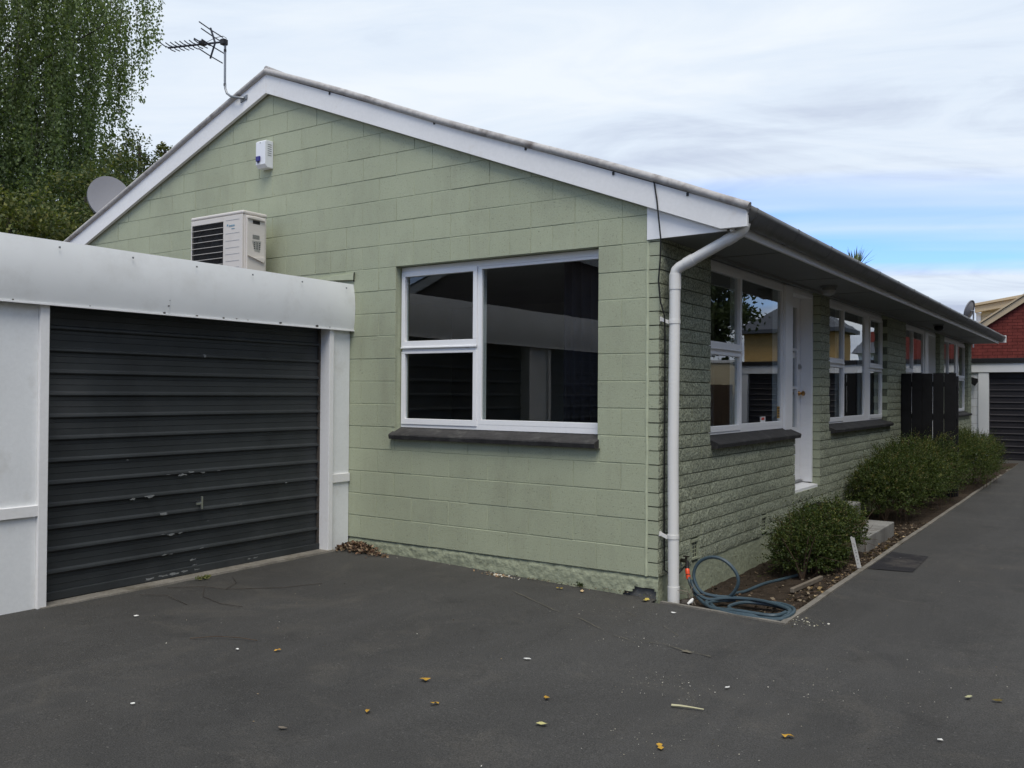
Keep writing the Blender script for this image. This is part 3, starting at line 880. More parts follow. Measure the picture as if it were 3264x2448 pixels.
# --- roof, barge boards, eave
def bargemap(u, v, d): return (u, -d, v)
br = MB().prism([(AX, 4.212), (0.568, 4.212 - SL * (0.568 - AX)), (0.752, 2.434), (0.752, 4.397 - SL * (0.752 - AX)), (AX, 4.397)], bargemap, 0.05, 0.014)
brd = br.build('barge_board', 'white_worn', house, 0.002); brd['label'] = 'white barge board sloping down to the downpipe corner'
bl = MB().prism([(-8.87, 4.212 - SL * (AX + 8.87)), (AX - 0.0015, 4.212), (AX - 0.0015, 4.397), (-8.87, 4.397 - SL * (AX + 8.87))], bargemap, 0.05, 0.014)
bl.build('barge_board', 'white_worn', house, 0.002)
MB().prism([(0.003, 2.415), (0.60, 2.424), (0.60, 2.46), (0.003, 2.70)], bargemap, 0.012, 0.001).build('eave_end_panel', 'white', house, 0.001)
def cap_path(sgn):
    pts = []
    n = 26
    for i in range(n + 1):
        t = i / n; x = AX + sgn * t * 4.83
        sag = 0.010 * math.sin(t * 3.1 * math.pi) * (1 if sgn > 0 else 0.4)
        pts.append((x, -0.052, 4.424 - SL * abs(x - AX) + sag + 0.002 * noise.noise(Vector((x * 3, 0, 0)))))
    return pts
MB().tube(cap_path(1), 0.029, 10).build('rake_capping', 'capping', house, 0, True)
MB().tube(cap_path(-1), 0.029, 10).build('rake_capping', 'capping', house, 0, True)
# screw heads under the capping
for x in (-3.18, -1.94, -1.02, -0.25, 0.33):
    MB().box(x - 0.008, x + 0.008, -0.058, -0.049, rake(x, 4.372), rake(x, 4.395)).build('cap_bracket', 'blackplastic', house)
RS = 0.0048                                             # the eave line climbs a little to the far end
rf = MB()
def roof_slab(x0, zt0, x1, zt1):
    vs = []
    for y, dz in ((-0.03, 0), (17.05, RS * 17)):
        for x, z in ((x0, zt0), (x1, zt1)):
            vs += [(x, y, z + dz), (x, y, z + dz - 0.03)]
    rf.add(vs, [(0, 2, 6, 4), (1, 5, 7, 3), (0, 1, 3, 2), (4, 6, 7, 5), (2, 3, 7, 6), (0, 4, 5, 1)])
roof_slab(AX, 4.416, 0.70, 4.416 - SL * (0.70 - AX))
roof_slab(AX - 0.002, 4.416, -8.83, 4.416 - SL * (8.83 + AX))
rfo = rf.build('roof', 'roof', house)
for x1 in (0.715, -8.84):                                # corrugated iron on top
    cm_ = MB(); vs, fs = [], []; nc = 1120
    for i in range(nc + 1):
        y = -0.02 + 17.05 * i / nc; w = 4.429 + 0.008 * math.sin(2 * math.pi * y / 0.076) + RS * max(y, 0)
        vs += [(AX, y, w), (x1, y, w - SL * abs(x1 - AX))]
    for i in range(nc): fs.append((2 * i, 2 * i + 1, 2 * i + 3, 2 * i + 2))
    cm_.add(vs, fs); cm_.build('corrugated_sheet', 'roof', rfo, 0, True, 80)
MB().tube([(AX, -0.05, 4.445), (AX, 17.05, 4.445 + RS * 17)], 0.035, 8).build('ridge_cap', 'capping', rfo, 0, True)
def eave_box(x0, x1, z0, z1, y0=0.0, y1=17.02):
    m = MB(); a = [(x0, z0), (x1, z0), (x1, z1), (x0, z1)]
    m.prism(a, lambda u, v, d: (u, d, v + RS * d), y1, y0); return m
eave_box(-0.02, 0.62, 2.424, 2.434, 0.002, 17.0).build('soffit', 'soffit', house)
for y in (1.15, 3.0, 4.45, 6.9, 9.2, 11.6, 14.0):
    MB().box(0.102, 0.618, y - 0.02, y + 0.02, 2.419 + RS * y, 2.426 + RS * y).build('soffit_batten', 'soffit', house)
eave_box(-0.06, 0.011, 2.405, 2.56, 0.99, 16.38).build('frieze_board', 'white_worn', house)
eave_box(0.10, 0.135, 2.398, 2.4235, 0.98, 16.8).build('soffit_mould', 'soffit', house)
eave_box(0.62, 0.641, 2.418, 2.575, -0.012, 17.0).build('fascia_board', 'white_worn', house, 0.002)
gp = [(0.646, 2.572), (0.646, 2.478), (0.662, 2.470), (0.690, 2.472), (0.715, 2.484), (0.738, 2.503), (0.756, 2.526), (0.766, 2.541), (0.772, 2.548), (0.772, 2.574), (0.764, 2.580), (0.756, 2.576)]
gm = MB(); vs, fs = [], []
NY = 36
for i in range(NY + 1):
    y = -0.03 + 17.06 * i / NY; w = 0.0025 * noise.noise(Vector((0, y * 0.9, 4)))
    for x, z in gp: vs.append((x, y, z + RS * y + w))
n_ = len(gp)
for i in range(NY):
    for k in range(n_ - 1): fs.append((i * n_ + k, (i + 1) * n_ + k, (i + 1) * n_ + k + 1, i * n_ + k + 1))
gm.add(vs, fs)
gut = gm.build('gutter', 'gutter', house, 0, True, 60)
sol = gut.modifiers.new('thickness', 'SOLIDIFY'); sol.thickness = 0.003; sol.offset = 1
for y in [0.11 + 0.965 * k for k in range(18)]:
    b = MB(); vs, fs = [], []
    for yy in (y - 0.011, y + 0.011):
        for x, z in gp:
            cx_, cz_ = 0.705, 2.54
            dx, dz = x - cx_, z - cz_; l = math.hypot(dx, dz); vs.append((x + dx / l * 0.006, yy, z + dz / l * 0.006 + RS * y))
    for k in range(n_ - 1): fs.append((k, n_ + k, n_ + k + 1, k + 1))
    b.add(vs, fs); o = b.build('bracket', 'gutter', gut)
    o.modifiers.new('t', 'SOLIDIFY').thickness = 0.003
MB().box(0.642, 0.785, 17.031, 17.05, 2.44 + RS * 17, 2.60 + RS * 17).build('barge_end', 'white_worn', house, 0.002)

# --- downpipe at the corner
pipe = MB()
pipe.tube([(0.192, 0.062, -0.20), (0.182, 0.062, 0.9), (0.190, 0.062, 2.13)], 0.039, 16)
dp = pipe.build('downpipe', 'pvc', house, 0, True)
MB().tube([(0.190, 0.062, 2.10), (0.191, 0.062, 2.165), (0.200, 0.062, 2.192), (0.225, 0.062, 2.212), (0.30, 0.062, 2.247), (0.60, 0.062, 2.385), (0.665, 0.062, 2.415), (0.690, 0.062, 2.440), (0.70, 0.062, 2.48)], 0.039, 16).build('elbow', 'pvc', dp, 0, True)
MB().tube([(0.190, 0.062, 2.055), (0.190, 0.062, 2.165)], 0.0425, 16).build('collar', 'pvc', dp, 0, True)
MB().tube([(0.27, 0.062, 2.233), (0.33, 0.062, 2.261)], 0.0425, 16).build('collar', 'pvc', dp, 0, True)
MB().tube([(0.565, 0.062, 2.369), (0.625, 0.062, 2.397)], 0.0425, 16).build('collar', 'pvc', dp, 0, True)
MB().tube([(0.192, 0.062, -0.19), (0.191, 0.062, -0.06)], 0.0425, 16).build('collar', 'pvc', dp, 0, True)
for z in (1.825, 0.293):
    c = MB().tube([(0.186, 0.062, z - 0.014), (0.186, 0.062, z + 0.014)], 0.0435, 16)
    c.prism([(0.100, z + 0.012), (0.100, z - 0.012), (0.155, z - 0.016), (0.155, z + 0.010)], lambda u, v, d: (u, d, v + (0.02 if u < 0.12 else 0)), 0.030, 0.022)
    c.box(0.096, 0.106, 0.012, 0.040, z + 0.002, z + 0.036)
    c.build('pipe_clip', 'pvc', dp, 0, True, 40)

# --- mortar flashing where the garage roof meets the gable
fl = MB(); fl.prism([(-3.34, 2.335), (-2.893, 2.315), (-2.893, 2.378), (-3.18, 2.368), (-3.34, 2.345)], gx, 0.018, -0.001)
fl.build('flashing', 'bead', house, 0.002)
MB().tube([(-2.892, -0.012, 2.30), (-2.890, -0.016, 2.345), (-2.884, -0.014, 2.385)], 0.005, 6).build('lead', 'cable', house)

# --- interior seen through the glass
inn = MB()
inn.box(-4.6, -0.14, 0.19, 8.1, 0.26, 0.30).box(-4.6, -0.14, 8.2, 16.7, 0.26, 0.30)
inn.build('floor', 'carpet', house)
MB().box(-8.2, -0.03, 0.185, 16.75, 2.425, 2.46).build('ceiling', 'inner', house)
iw = MB().box(-4.65, -4.55, 0.185, 16.7, 0.30, 2.424).box(-4.55, -0.10, 8.1, 8.2, 0.30, 2.424).box(-4.55, -0.9, 3.55, 3.62, 0.30, 2.424)
iw.build('partition', 'inner', house)
MB().box(-8.27, -8.1, 0.19, 16.8, 0.0, 2.7).box(-8.1, 0.0, 16.76, 16.87, 0.0, 2.6).build('rear_wall', 'stucco', house)
lin = MB()
for a, b, z0, z1 in [(0.19, 0.975, 0, 2.42), (0.975, 3.28, 0, 0.88), (4.23, 4.61, 0, 2.42), (4.61, 7.77, 0, 0.88), (7.77, 9.11, 0, 2.42), (9.11, 11.54, 0, .88), (12.46, 12.94, 0, 2.42), (12.94, 16.36, 0, .88), (16.36, 16.75, 0, 2.42)]:
    lin.box(-0.13, -0.004, a, b, z0 + 0.3, z1)
lin.build('wall_lining', 'inner', house)
def curtain(mp, u0, u1, z0, z1, d, mat, name='curtain', amp=0.022, parent=house):
    n = int((u1 - u0) / 0.012); vs, fs = [], []
    for i in range(n + 1):
        u = lerp(u0, u1, i / n)
        w = amp * math.sin(u * 62 + 1.5 * math.sin(u * 9)) + 0.006 * math.sin(u * 140)
        for z in (z0, z1): vs.append(mp(u, z, d + w))
    for i in range(n): fs.append((2 * i, 2 * i + 2, 2 * i + 3, 2 * i + 1))
    m = MB(); m.add(vs, fs); o = m.build(name, mat, parent, 0, True); o.modifiers.new('t', 'SOLIDIFY').thickness = 0.003
    return o
tag(curtain(gx, -0.86, -0.40, 0.55, 2.38, -0.30, 'curtain', parent=None), 'dark navy curtain drawn aside behind the gable window', 'curtain')
tag(curtain(sx, 0.98, 1.22, 0.6, 2.38, -0.33, 'netcurtain', parent=None), 'grey curtain behind the window beside the front door', 'curtain')
tag(curtain(sx, 7.30, 7.75, 0.6, 2.38, -0.33, 'netcurtain', parent=None), 'grey curtain behind the three light window', 'curtain')
tag(curtain(sx, 4.65, 5.15, 0.6, 2.38, -0.33, 'netcurtain', 'curtain', parent=None), 'grey curtain at the near end of the three light window', 'curtain')

# ================================================================== garage on the left
GX = -2.93
gar = thing('garage', 'flat roofed white garage with charcoal roller door', 'garage', (-6.0, -4.2, -0.1))
def fr_(u, v, d): return (GX + d, u, v)
def pan(y0, y1, z0, z1, d0, d1, name, mat='panel', bev=0.002, parent=gar):
    return MB().box(GX + d0, GX + d1, y0, y1, z0, z1).build(name, mat, parent, bev)
zg = -0.125
pan(-0.228, -0.004, zg, 0.505, -0.05, -0.012, 'wall_panel'); pan(-0.228, -0.004, 0.572, 1.87, -0.05, -0.012, 'wall_panel')
pan(-0.226, -0.006, 0.500, 0.575, -0.05, 0.004, 'rail', 'white_worn')
pan(-0.280, -0.228, zg, 1.87, -0.126, 0.016, 'post', 'white_worn', 0.003)
pan(-2.815, -2.755, zg, 1.87, -0.126, 0.012, 'post', 'white_worn', 0.003)
for ya, yb in ((-3.19, -2.815),):
    pan(ya, yb, zg, 0.50, -0.05, -0.014, 'wall_panel'); pan(ya, yb, 0.562, 1.87, -0.05, -0.014, 'wall_panel')
    pan(ya, yb, 0.495, 0.565, -0.05, 0.006, 'rail', 'white_worn')
pan(-3.25, -3.19, zg, 1.87, -0.126, 0.012, 'post', 'white_worn', 0.003)
pan(-5.81, -5.75, zg, 1.87, -0.126, 0.012, 'post', 'white_worn', 0.003)
pan(-8.4, -5.81, zg, 1.87, -0.05, -0.014, 'wall_panel')
# curved sheet metal fascia in overlapping lengths
def fdep(z):
    t = (z - 1.862) / 0.415
    return 0.020 + 0.030 * math.sin(math.pi * min(1, 0.12 + 0.72 * t)) - 0.010 * t * t
def fascia(y0, y1, lift, seed):
    zs = [1.862 + 0.415 * j / 12 for j in range(13)]
    front = [(fdep(z) + lift, z) for z in zs]; back = [(d - 0.006, z) for d, z in reversed(front)]
    poly = front + back; n = len(poly); ny = 12; vs = []; fs = []
    for i in range(ny + 1):
        y = lerp(y0, y1, i / ny)
        for d, z in poly:
            w = 0.0012 * noise.noise(Vector((y * 1.1, z * 2, 3))); zt = z + (0.003 * noise.noise(Vector((y * 6, 1, seed))) if z > 2.27 else 0)
            vs.append((GX + d + w, y, zt))
    for i in range(ny):
        for k in range(n): fs.append((i * n + k, i * n + (k + 1) % n, (i + 1) * n + (k + 1) % n, (i + 1) * n + k))
    fs += [tuple(range(n - 1, -1, -1)), tuple(ny * n + k for k in range(n))]
    m = MB(); m.add(vs, fs); o = m.build('fascia_sheet', 'fascia', gar, 0, True, 35)
    MB().box(GX + 0.006 + lift, GX + 0.040 + lift, y0, y1, 1.852, 1.8605).build('lip', 'white', o)
fascia(-1.90, 0.0, 0.0, 1); fascia(-3.78, -1.895, 0.0025, 2); fascia(-6.0, -3.775, 0.0, 3); fascia(-8.4, -5.995, 0.0025, 4)
for y in [-0.12 - 0.52 * k for k in range(16)]:
    MB().box(GX + 0.052, GX + 0.0565, y - 0.006, y + 0.006, 2.225, 2.237).build('screw', 'galv', gar)
pf = MB()
for y, z, s in [(-1.905, 1.92, 0.012), (-1.935, 1.868, 0.018), (-1.66, 1.868, 0.016), (-1.42, 1.869, 0.020), (-1.19, 1.870, 0.010), (-0.86, 1.870, 0.022), (-0.45, 1.872, 0.024), (-3.0, 1.868, 0.010), (-2.5, 1.87, 0.008), (-1.9, 1.96, 0.006), (-0.3, 1.871, 0.01), (-1.3, 1.871, 0.012)]:
    n = 7; vs = []
    for k in range(n):
        a = 2 * math.pi * k / n; r = s * random.uniform(0.5, 1.0)
        d = fdep(max(1.862, z + 0.45 * r * math.sin(a)))
        vs.append((GX + d + 0.0045, y + r * math.cos(a), z + 0.45 * r * math.sin(a)))
    pf.add(vs, [tuple(range(n))])
pfo = pf.build('rust_spots', 'bark', gar); kind(pfo, 'stuff')
MB().box(-9.3, GX + 0.01, -8.4, -0.02, 2.20, 2.245).build('roof', 'roof', gar)
MB().box(-9.3, -9.2, -8.4, -0.02, -0.2, 2.19).box(-9.2, GX - 0.06, -8.4, -8.3, -0.2, 2.19).build('rear_wall', 'whiteblock', gar)
MB().box(GX - 0.35, GX - 0.02, -8.35, -0.01, 1.872, 2.19).build('lintel', 'panel', gar)
MB().box(-9.1, GX - 0.15, -8.2, -0.05, -0.16, -0.10).build('floor', 'concrete', gar)
th = MB(); vs, fs = [], []
for i in range(61):
    y = lerp(-2.80, -0.21, i / 60); o_ = 0.030 + 0.012 * noise.noise(Vector((0, y * 6, 1)))
    zt = lerp(-0.088, -0.080, i / 60)
    vs += [(GX - 0.2, y, zt), (GX + o_, y, zt - 0.004), (GX + o_ + 0.01, y, zt - 0.05)]
for i in range(60):
    for k in (0, 1): fs.append((3 * i + k, 3 * i + k + 1, 3 * i + k + 4, 3 * i + k + 3))
th.add(vs, fs); th.build('threshold', 'edging', gar, 0, False)
def roller(y0, y1, x, z0, n, p, mat, parent, label, along='y', zlast=None):
    """curtain of ribbed slats; local d outward"""
    prof = [(0.0, 0.0), (0.0, 0.30), (0.003, 0.31), (0.0, 0.32), (0.0, 0.58), (0.003, 0.59), (0.0, 0.60), (0.0, 0.74), (0.016, 0.80), (0.020, 0.84), (0.018, 0.92), (0.003, 0.97), (0.0, 1.0)]
    m0 = MB(); vs = []
    for yy in (y0, y1):
        for d, t in prof:
            vs.append((d, yy, t * p) if along == 'y' else (yy, -d, t * p))
    k = len(prof)
    fs = [(i, k + i, k + i + 1, i + 1) for i in range(k - 1)]
    m0.add(vs, fs); me = m0.mesh('slat'); me.materials.append(MAT[mat])
    root = None
    bott = MB()
    if along == 'y': bott.box(x - 0.01, x + 0.026, y0, y1, z0 - 0.055, z0 - 0.001)
    else: bott.box(y0, y1, x - 0.026, x + 0.01, z0 - 0.055, z0 - 0.001)
    root = bott.build('roller_door', mat, parent, 0.003); root['label'] = label
    for i in range(n):
        o = bpy.data.objects.new('slat', me); COL.objects.link(o); child(o, root)
        o.location = (x, 0, z0 + i * p) if along == 'y' else (0, x, z0 + i * p)
    return root
rd = roller(-2.754, -0.281, GX - 0.113, -0.030, 13, 0.1475, 'roller', gar, 'charcoal ribbed roller door with scuffed paint')
roller(-5.748, -3.252, GX - 0.113, -0.03, 13, 0.1475, 'roller', gar, 'charcoal roller door further along the garage row')
MB().box(GX - 0.13, GX - 0.094, -0.300, -0.2805, -0.07, 1.86).build('door_track', 'bark', gar)
# scuffs where the paint has gone
for i, (y, z, a) in enumerate([(-1.604, .690, .035), (-1.679, .674, .05), (-1.505, .680, .03), (-1.358, .684, .022), (-1.805, .684, .028), (-1.956, .538, .06), (-2.092, .528, .035), (-1.843, .397, .05), (-2.134, .812, .012), (-1.845, .246, .022), (-1.779, .236, .045), (-1.695, .240, .03), (-1.451, .30, .014), (-1.509, .100, .03), (-1.829, .094, .03), (-1.777, .092, .022), (-1.585, .022, .035), (-1.57, -.02, .03), (-1.837, -.060, .05), (-1.755, -.058, .06), (-1.66, -.055, .04), (-1.95, -.063, .05), (-1.55, -.058, .035), (-0.988, -.052, .03), (-1.05, -.052, .03), (-1.142, .398, .022), (-0.671, .533, .018)]):
    n = 11; vs = []
    for k in range(n):
        th_ = 2 * math.pi * k / n; r = a * random.uniform(0.45, 1.0)
        vs.append((GX - 0.113 + 0.0265, y + r * math.cos(th_), z + 0.22 * r * math.sin(th_) + random.uniform(-.003, .003)))
    MB().add(vs, [tuple(range(n))]).build('scuff', 'scuff', rd)
hx = GX - 0.113 + 0.022
h_ = MB().tube([(hx - 0.02, -1.525, 0.452), (hx + 0.022, -1.525, 0.452)], 0.011, 10).box(hx + 0.018, hx + 0.030, -1.533, -1.517, 0.40, 0.50)
h_.box(hx + 0.018, hx + 0.028, -1.575, -1.533, 0.437, 0.455)
h_.build('door_handle', 'chrome', rd, 0.002)
MB().tube([(hx - 0.02, -1.494, 1.575), (hx + 0.004, -1.494, 1.575)], 0.012, 8).build('lock_plate', 'galv', rd)

# ================================================================== things on the house and garage
# --- outdoor unit on the garage roof
ac = thing('air_conditioner', 'ivory outdoor air conditioner unit standing on the garage roof', 'air conditioner', (-4.27, -0.30, 2.245))
A0, A1, B0, B1, Z0, Z1 = -4.65, -3.885, -0.45, -0.17, 2.40, 2.985
cs = MB().box(A0, A1, B0 + 0.02, B1, Z0, Z1 - 0.035)
cas = cs.build('casing', 'ac', ac, 0.008)
MB().box(A0 - 0.004, A1 + 0.006, B0 - 0.002, B1 + 0.004, Z1 - 0.034, Z1).build('top_cover', 'ac', ac, 0.012)
fp = MB()
gl0, gl1, gb, gt_ = -4.630, -4.165, 2.425, 2.900
fp.box(A0 + 0.002, gl0, B0, B0 + 0.019, Z0 + 0.004, Z1 - 0.036).box(gl1, A1 - 0.004, B0, B0 + 0.019, Z0 + 0.004, Z1 - 0.036)
fp.box(gl0, gl1, B0, B0 + 0.019, gt_, Z1 - 0.036).box(gl0, gl1, B0, B0 + 0.019, Z0 + 0.004, gb)
fpo = fp.build('front_panel', 'ac', ac, 0.004)
for z in (2.905, 2.781, 2.711, 2.646, 2.586, 2.521, 2.46):
    MB().box(-4.126, -3.93, B0 - 0.0015, B0 + 0.004, z - 0.0025, z + 0.0025).build('groove', 'acmetal', fpo)
MB().box(gl0, gl1, B0 + 0.0192, B0 + 0.0198, gb, gt_).build('coil', 'acdark', ac)
ring = MB().tube([(-4.40 + 0.205 * math.cos(a), B0 + 0.016, 2.66 + 0.205 * math.sin(a)) for a in [2 * math.pi * k / 28 for k in range(29)]], 0.008, 6)
ring.build('fan_ring', 'blackplastic', ac, 0, True)
for k in range(3):
    a = 2 * math.pi * k / 3 + 0.4; vs = []
    for r, da in ((0.05, 0), (0.19, -0.25), (0.195, 0.45), (0.05, 0.5)):
        vs.append((-4.40 + r * math.cos(a + da), B0 + 0.010 + 0.006 * (da > 0), 2.66 + r * math.sin(a + da)))
    MB().add(vs, [(0, 1, 2, 3)]).build('fan_blade', 'blackplastic', ac)
for i in range(8):
    z = lerp(gb + 0.02, gt_ - 0.055, i / 7)
    MB().tube([(gl0, B0 - 0.004, z), (gl1, B0 - 0.004, z)], 0.0036, 6).build('guard_wire', 'acwire', ac)
fine = MB()
for i in range(48):
    z = lerp(gb, gt_, i / 47); fine.box(gl0, gl1, B0 + 0.003, B0 + 0.0055, z - 0.0008, z + 0.0008)
for i in range(26):
    x = lerp(gl0, gl1, i / 25); fine.box(x - 0.0009, x + 0.0009, B0 + 0.0005, B0 + 0.003, gb, gt_)
kind(fine.build('wire_mesh', 'blackplastic', ac), 'stuff')
# raised service cover on the end
sc_ = MB().prism([(-0.415, 2.41), (-0.20, 2.41), (-0.20, 2.935), (-0.30, 2.945), (-0.415, 2.935)], lambda u, v, d: (A1 + d, u, v), 0.018, -0.002)
cov = sc_.build('service_cover', 'ac', ac, 0.006)
MB().prism([(-0.41, 2.91), (-0.215, 2.905), (-0.215, 2.922), (-0.30, 2.935), (-0.41, 2.930)], lambda u, v, d: (A1 + d, u, v), 0.034, 0.019).build('hand_grip', 'ac', cov, 0.004)
MB().box(A1 + 0.0185, A1 + 0.0195, -0.348, -0.265, 2.870, 2.902).build('recess', 'acdark', cov)
MB().box(A1 + 0.0185, A1 + 0.0195, -0.35, -0.268, 2.728, 2.768).build('rating_plate', 'acmetal', cov)
for k in range(4): MB().box(A1 + 0.0197, A1 + 0.0203, -0.346, -0.272, 2.733 + 0.009 * k, 2.736 + 0.009 * k).build('print_line', 'print', cov)
MB().prism([(-0.325, 2.615), (-0.265, 2.610), (-0.250, 2.715), (-0.356, 2.712)], lambda u, v, d: (A1 + d, u, v), 0.0195, 0.0183).build('metal_label', 'acmetal', cov)
for k in range(3):
    for j in range(4): MB().box(A1 + 0.0197, A1 + 0.0203, -0.335 + 0.03 * k, -0.320 + 0.03 * k, 2.635 + 0.018 * j, 2.646 + 0.018 * j).build('print_line', 'print', cov)
MB().prism([(-0.409, 2.565), (-0.23, 2.515), (-0.21, 2.565), (-0.34, 2.548)], lambda u, v, d: (A1 + d, u, v), 0.036, 0.019).build('valve_hood', 'ac', cov, 0.003)
for x in (-4.5, -4.02): MB().box(x - 0.03, x + 0.03, -0.50, -0.12, 2.246, 2.399).build('foot', 'blackplastic', ac)
def text(body, size, loc, mat, parent, name='lettering', width=1.0, shear=0.0):
    c = bpy.data.curves.new(name, 'FONT'); c.body = body; c.size = size; c.extrude = 0.0006; c.shear = shear
    o = bpy.data.objects.new(name, c); COL.objects.link(o); c.materials.append(MAT[mat])
    bpy.context.view_layer.update()
    me = bpy.data.meshes.new_from_object(o.evaluated_get(bpy.context.evaluated_depsgraph_get()))
    bpy.data.objects.remove(o)
    o = bpy.data.objects.new(name, me); COL.objects.link(o)
    o.location = loc; o.rotation_euler = (math.pi / 2, 0, 0); o.scale = (width, 1, 1); child(o, parent); return o
text('DAIKIN', 0.026, (-4.083, B0 - 0.0015, 2.842), 'blueprint', fpo, width=0.98, shear=0.15)
text('inverter', 0.015, (-4.045, B0 - 0.0015, 2.818), 'blueprint', fpo, shear=0.2)
MB().add([(-4.108, B0 - 0.0015, 2.867), (-4.108, B0 - 0.0015, 2.842), (-4.087, B0 - 0.0015, 2.867)], [(0, 1, 2)]).build('emblem', 'blueprint', fpo)

# --- alarm siren box high on the gable
al = thing('alarm_box', 'white alarm siren box with blue strobe high on the gable', 'alarm box', (-4.06, -0.05, 3.47))
ab = MB().prism([(0.0, 3.475), (0.070, 3.475), (0.100, 3.505), (0.100, 3.725), (0.085, 3.738), (0.0, 3.738)], lambda u, v, d: (d, -u, v), -4.0, -4.135)
abo = ab.build('casing', 'alarm', al, 0.004)
MB().box(-4.118, -4.064, -0.118, -0.1005, 3.535, 3.585).build('strobe', 'blue', al, 0.004)
MB().box(-4.100, -4.090, -0.112, -0.1005, 3.520, 3.533).build('strobe_clip', 'blue', al)
MB().tube([(-4.07, -0.1002, 3.715), (-4.07, -0.103, 3.715)], 0.005, 8).build('screw', 'galv', al)
for k in range(6): MB().box(-3.9995, -3.9985, -0.068, -0.022, 3.592 + 0.021 * k, 3.597 + 0.021 * k).build('slot', 'print', al)

# --- television aerial and its bent mast
an = thing('tv_antenna', 'dark multi element television aerial on a bent pole at the ridge', 'antenna', (-4.36, -0.07, 4.21))
MB().prism([(-4.425, 4.178), (-4.325, 4.200), (-4.325, 4.245), (-4.425, 4.222)], gx, 0.060, 0.051).build('bracket', 'galv', an, 0.002)
MB().tube([(-4.37, -0.062, 4.215), (-4.39, -0.085, 4.215), (-4.44, -0.1, 4.225), (-4.52, -0.1, 4.25), (-4.58, -0.1, 4.29), (-4.607, -0.1, 4.345), (-4.613, -0.1, 4.42), (-4.616, -0.1, 4.83)], 0.0115, 10).build('mast', 'galv', an, 0, True)
MB().tube([(-4.612, -0.1, 4.37), (-4.613, -0.1, 4.395)], 0.0135, 10).build('mast_tape', 'blackplastic', an)
MB().tube([(-4.615, -0.1, 4.715), (-4.615, -0.1, 4.74)], 0.0135, 10).build('mast_tape', 'blackplastic', an)
S_ = Vector((-4.64, -0.108, 4.818)); E_ = Vector((-5.25, -0.311, 4.822))
bd_ = (E_ - S_).normalized(); ld = Vector((-bd_.y, bd_.x, 0)).normalized()
if ld.x < 0: ld = -ld
MB().tube([S_, E_], 0.0105, 8).build('boom', 'antenna', an)
MB().box(-4.655, -4.60, -0.135, -0.075, 4.785, 4.842).build('clamp', 'blackplastic', an, 0.006)
c_ = S_ + bd_ * 0.235
MB().box(c_.x - 0.03, c_.x + 0.03, c_.y - 0.03, c_.y + 0.03, c_.z - 0.012, c_.z + 0.03).build('balun_box', 'blackplastic', an, 0.005)
MB().tube([c_ - ld * 0.13 + Vector((0, 0, 0.035)), c_ - ld * 0.07 + Vector((0, 0, 0.028)), c_ + ld * 0.07 + Vector((0, 0, 0.006)), c_ + ld * 0.14 + Vector((0, 0, 0.004))], 0.007, 6).build('dipole', 'antenna', an)
for i in range(8):
    p = S_.lerp(E_, 0.40 + 0.60 * i / 7)
    for s_ in (-1, 1):
        MB().tube([p + Vector((0, 0, 0.004)), p + ld * s_ * 0.028 + Vector((0, 0, 0.003)), p + ld * s_ * 0.055 - bd_ * 0.012 * 0 + Vector((0, 0, -0.002)), p + ld * s_ * 0.115 + Vector((0, 0, 0.004))], 0.0058, 5).build('element', 'antenna', an)
p = S_ + bd_ * 0.09
for sgn in (1, -1):
    top = p + Vector((0, 0, 0.155 * sgn)) + bd_ * 0.055
    MB().tube([p, top], 0.0105, 6).build('reflector_bar', 'antenna', an)
    for t in ((0.42, 0.86) if sgn > 0 else (0.28, 0.86)):
        q = p.lerp(top, t)
        MB().tube([q - ld * 0.20 + Vector((0, 0, 0.004)), q, q + ld * 0.20 + Vector((0, 0, 0.004))], 0.0062, 5).build('reflector_rod', 'antenna', an)
MB().tube([c_, p + Vector((0, 0, 0.05)), S_ + Vector((0.0, 0, 0.06)), S_ + Vector((0.05, 0, 0.03)), S_ + Vector((0.045, 0, -0.05)), (-4.602, -0.1, 4.72)], 0.003, 5).build('lead', 'cable', an, 0, True)

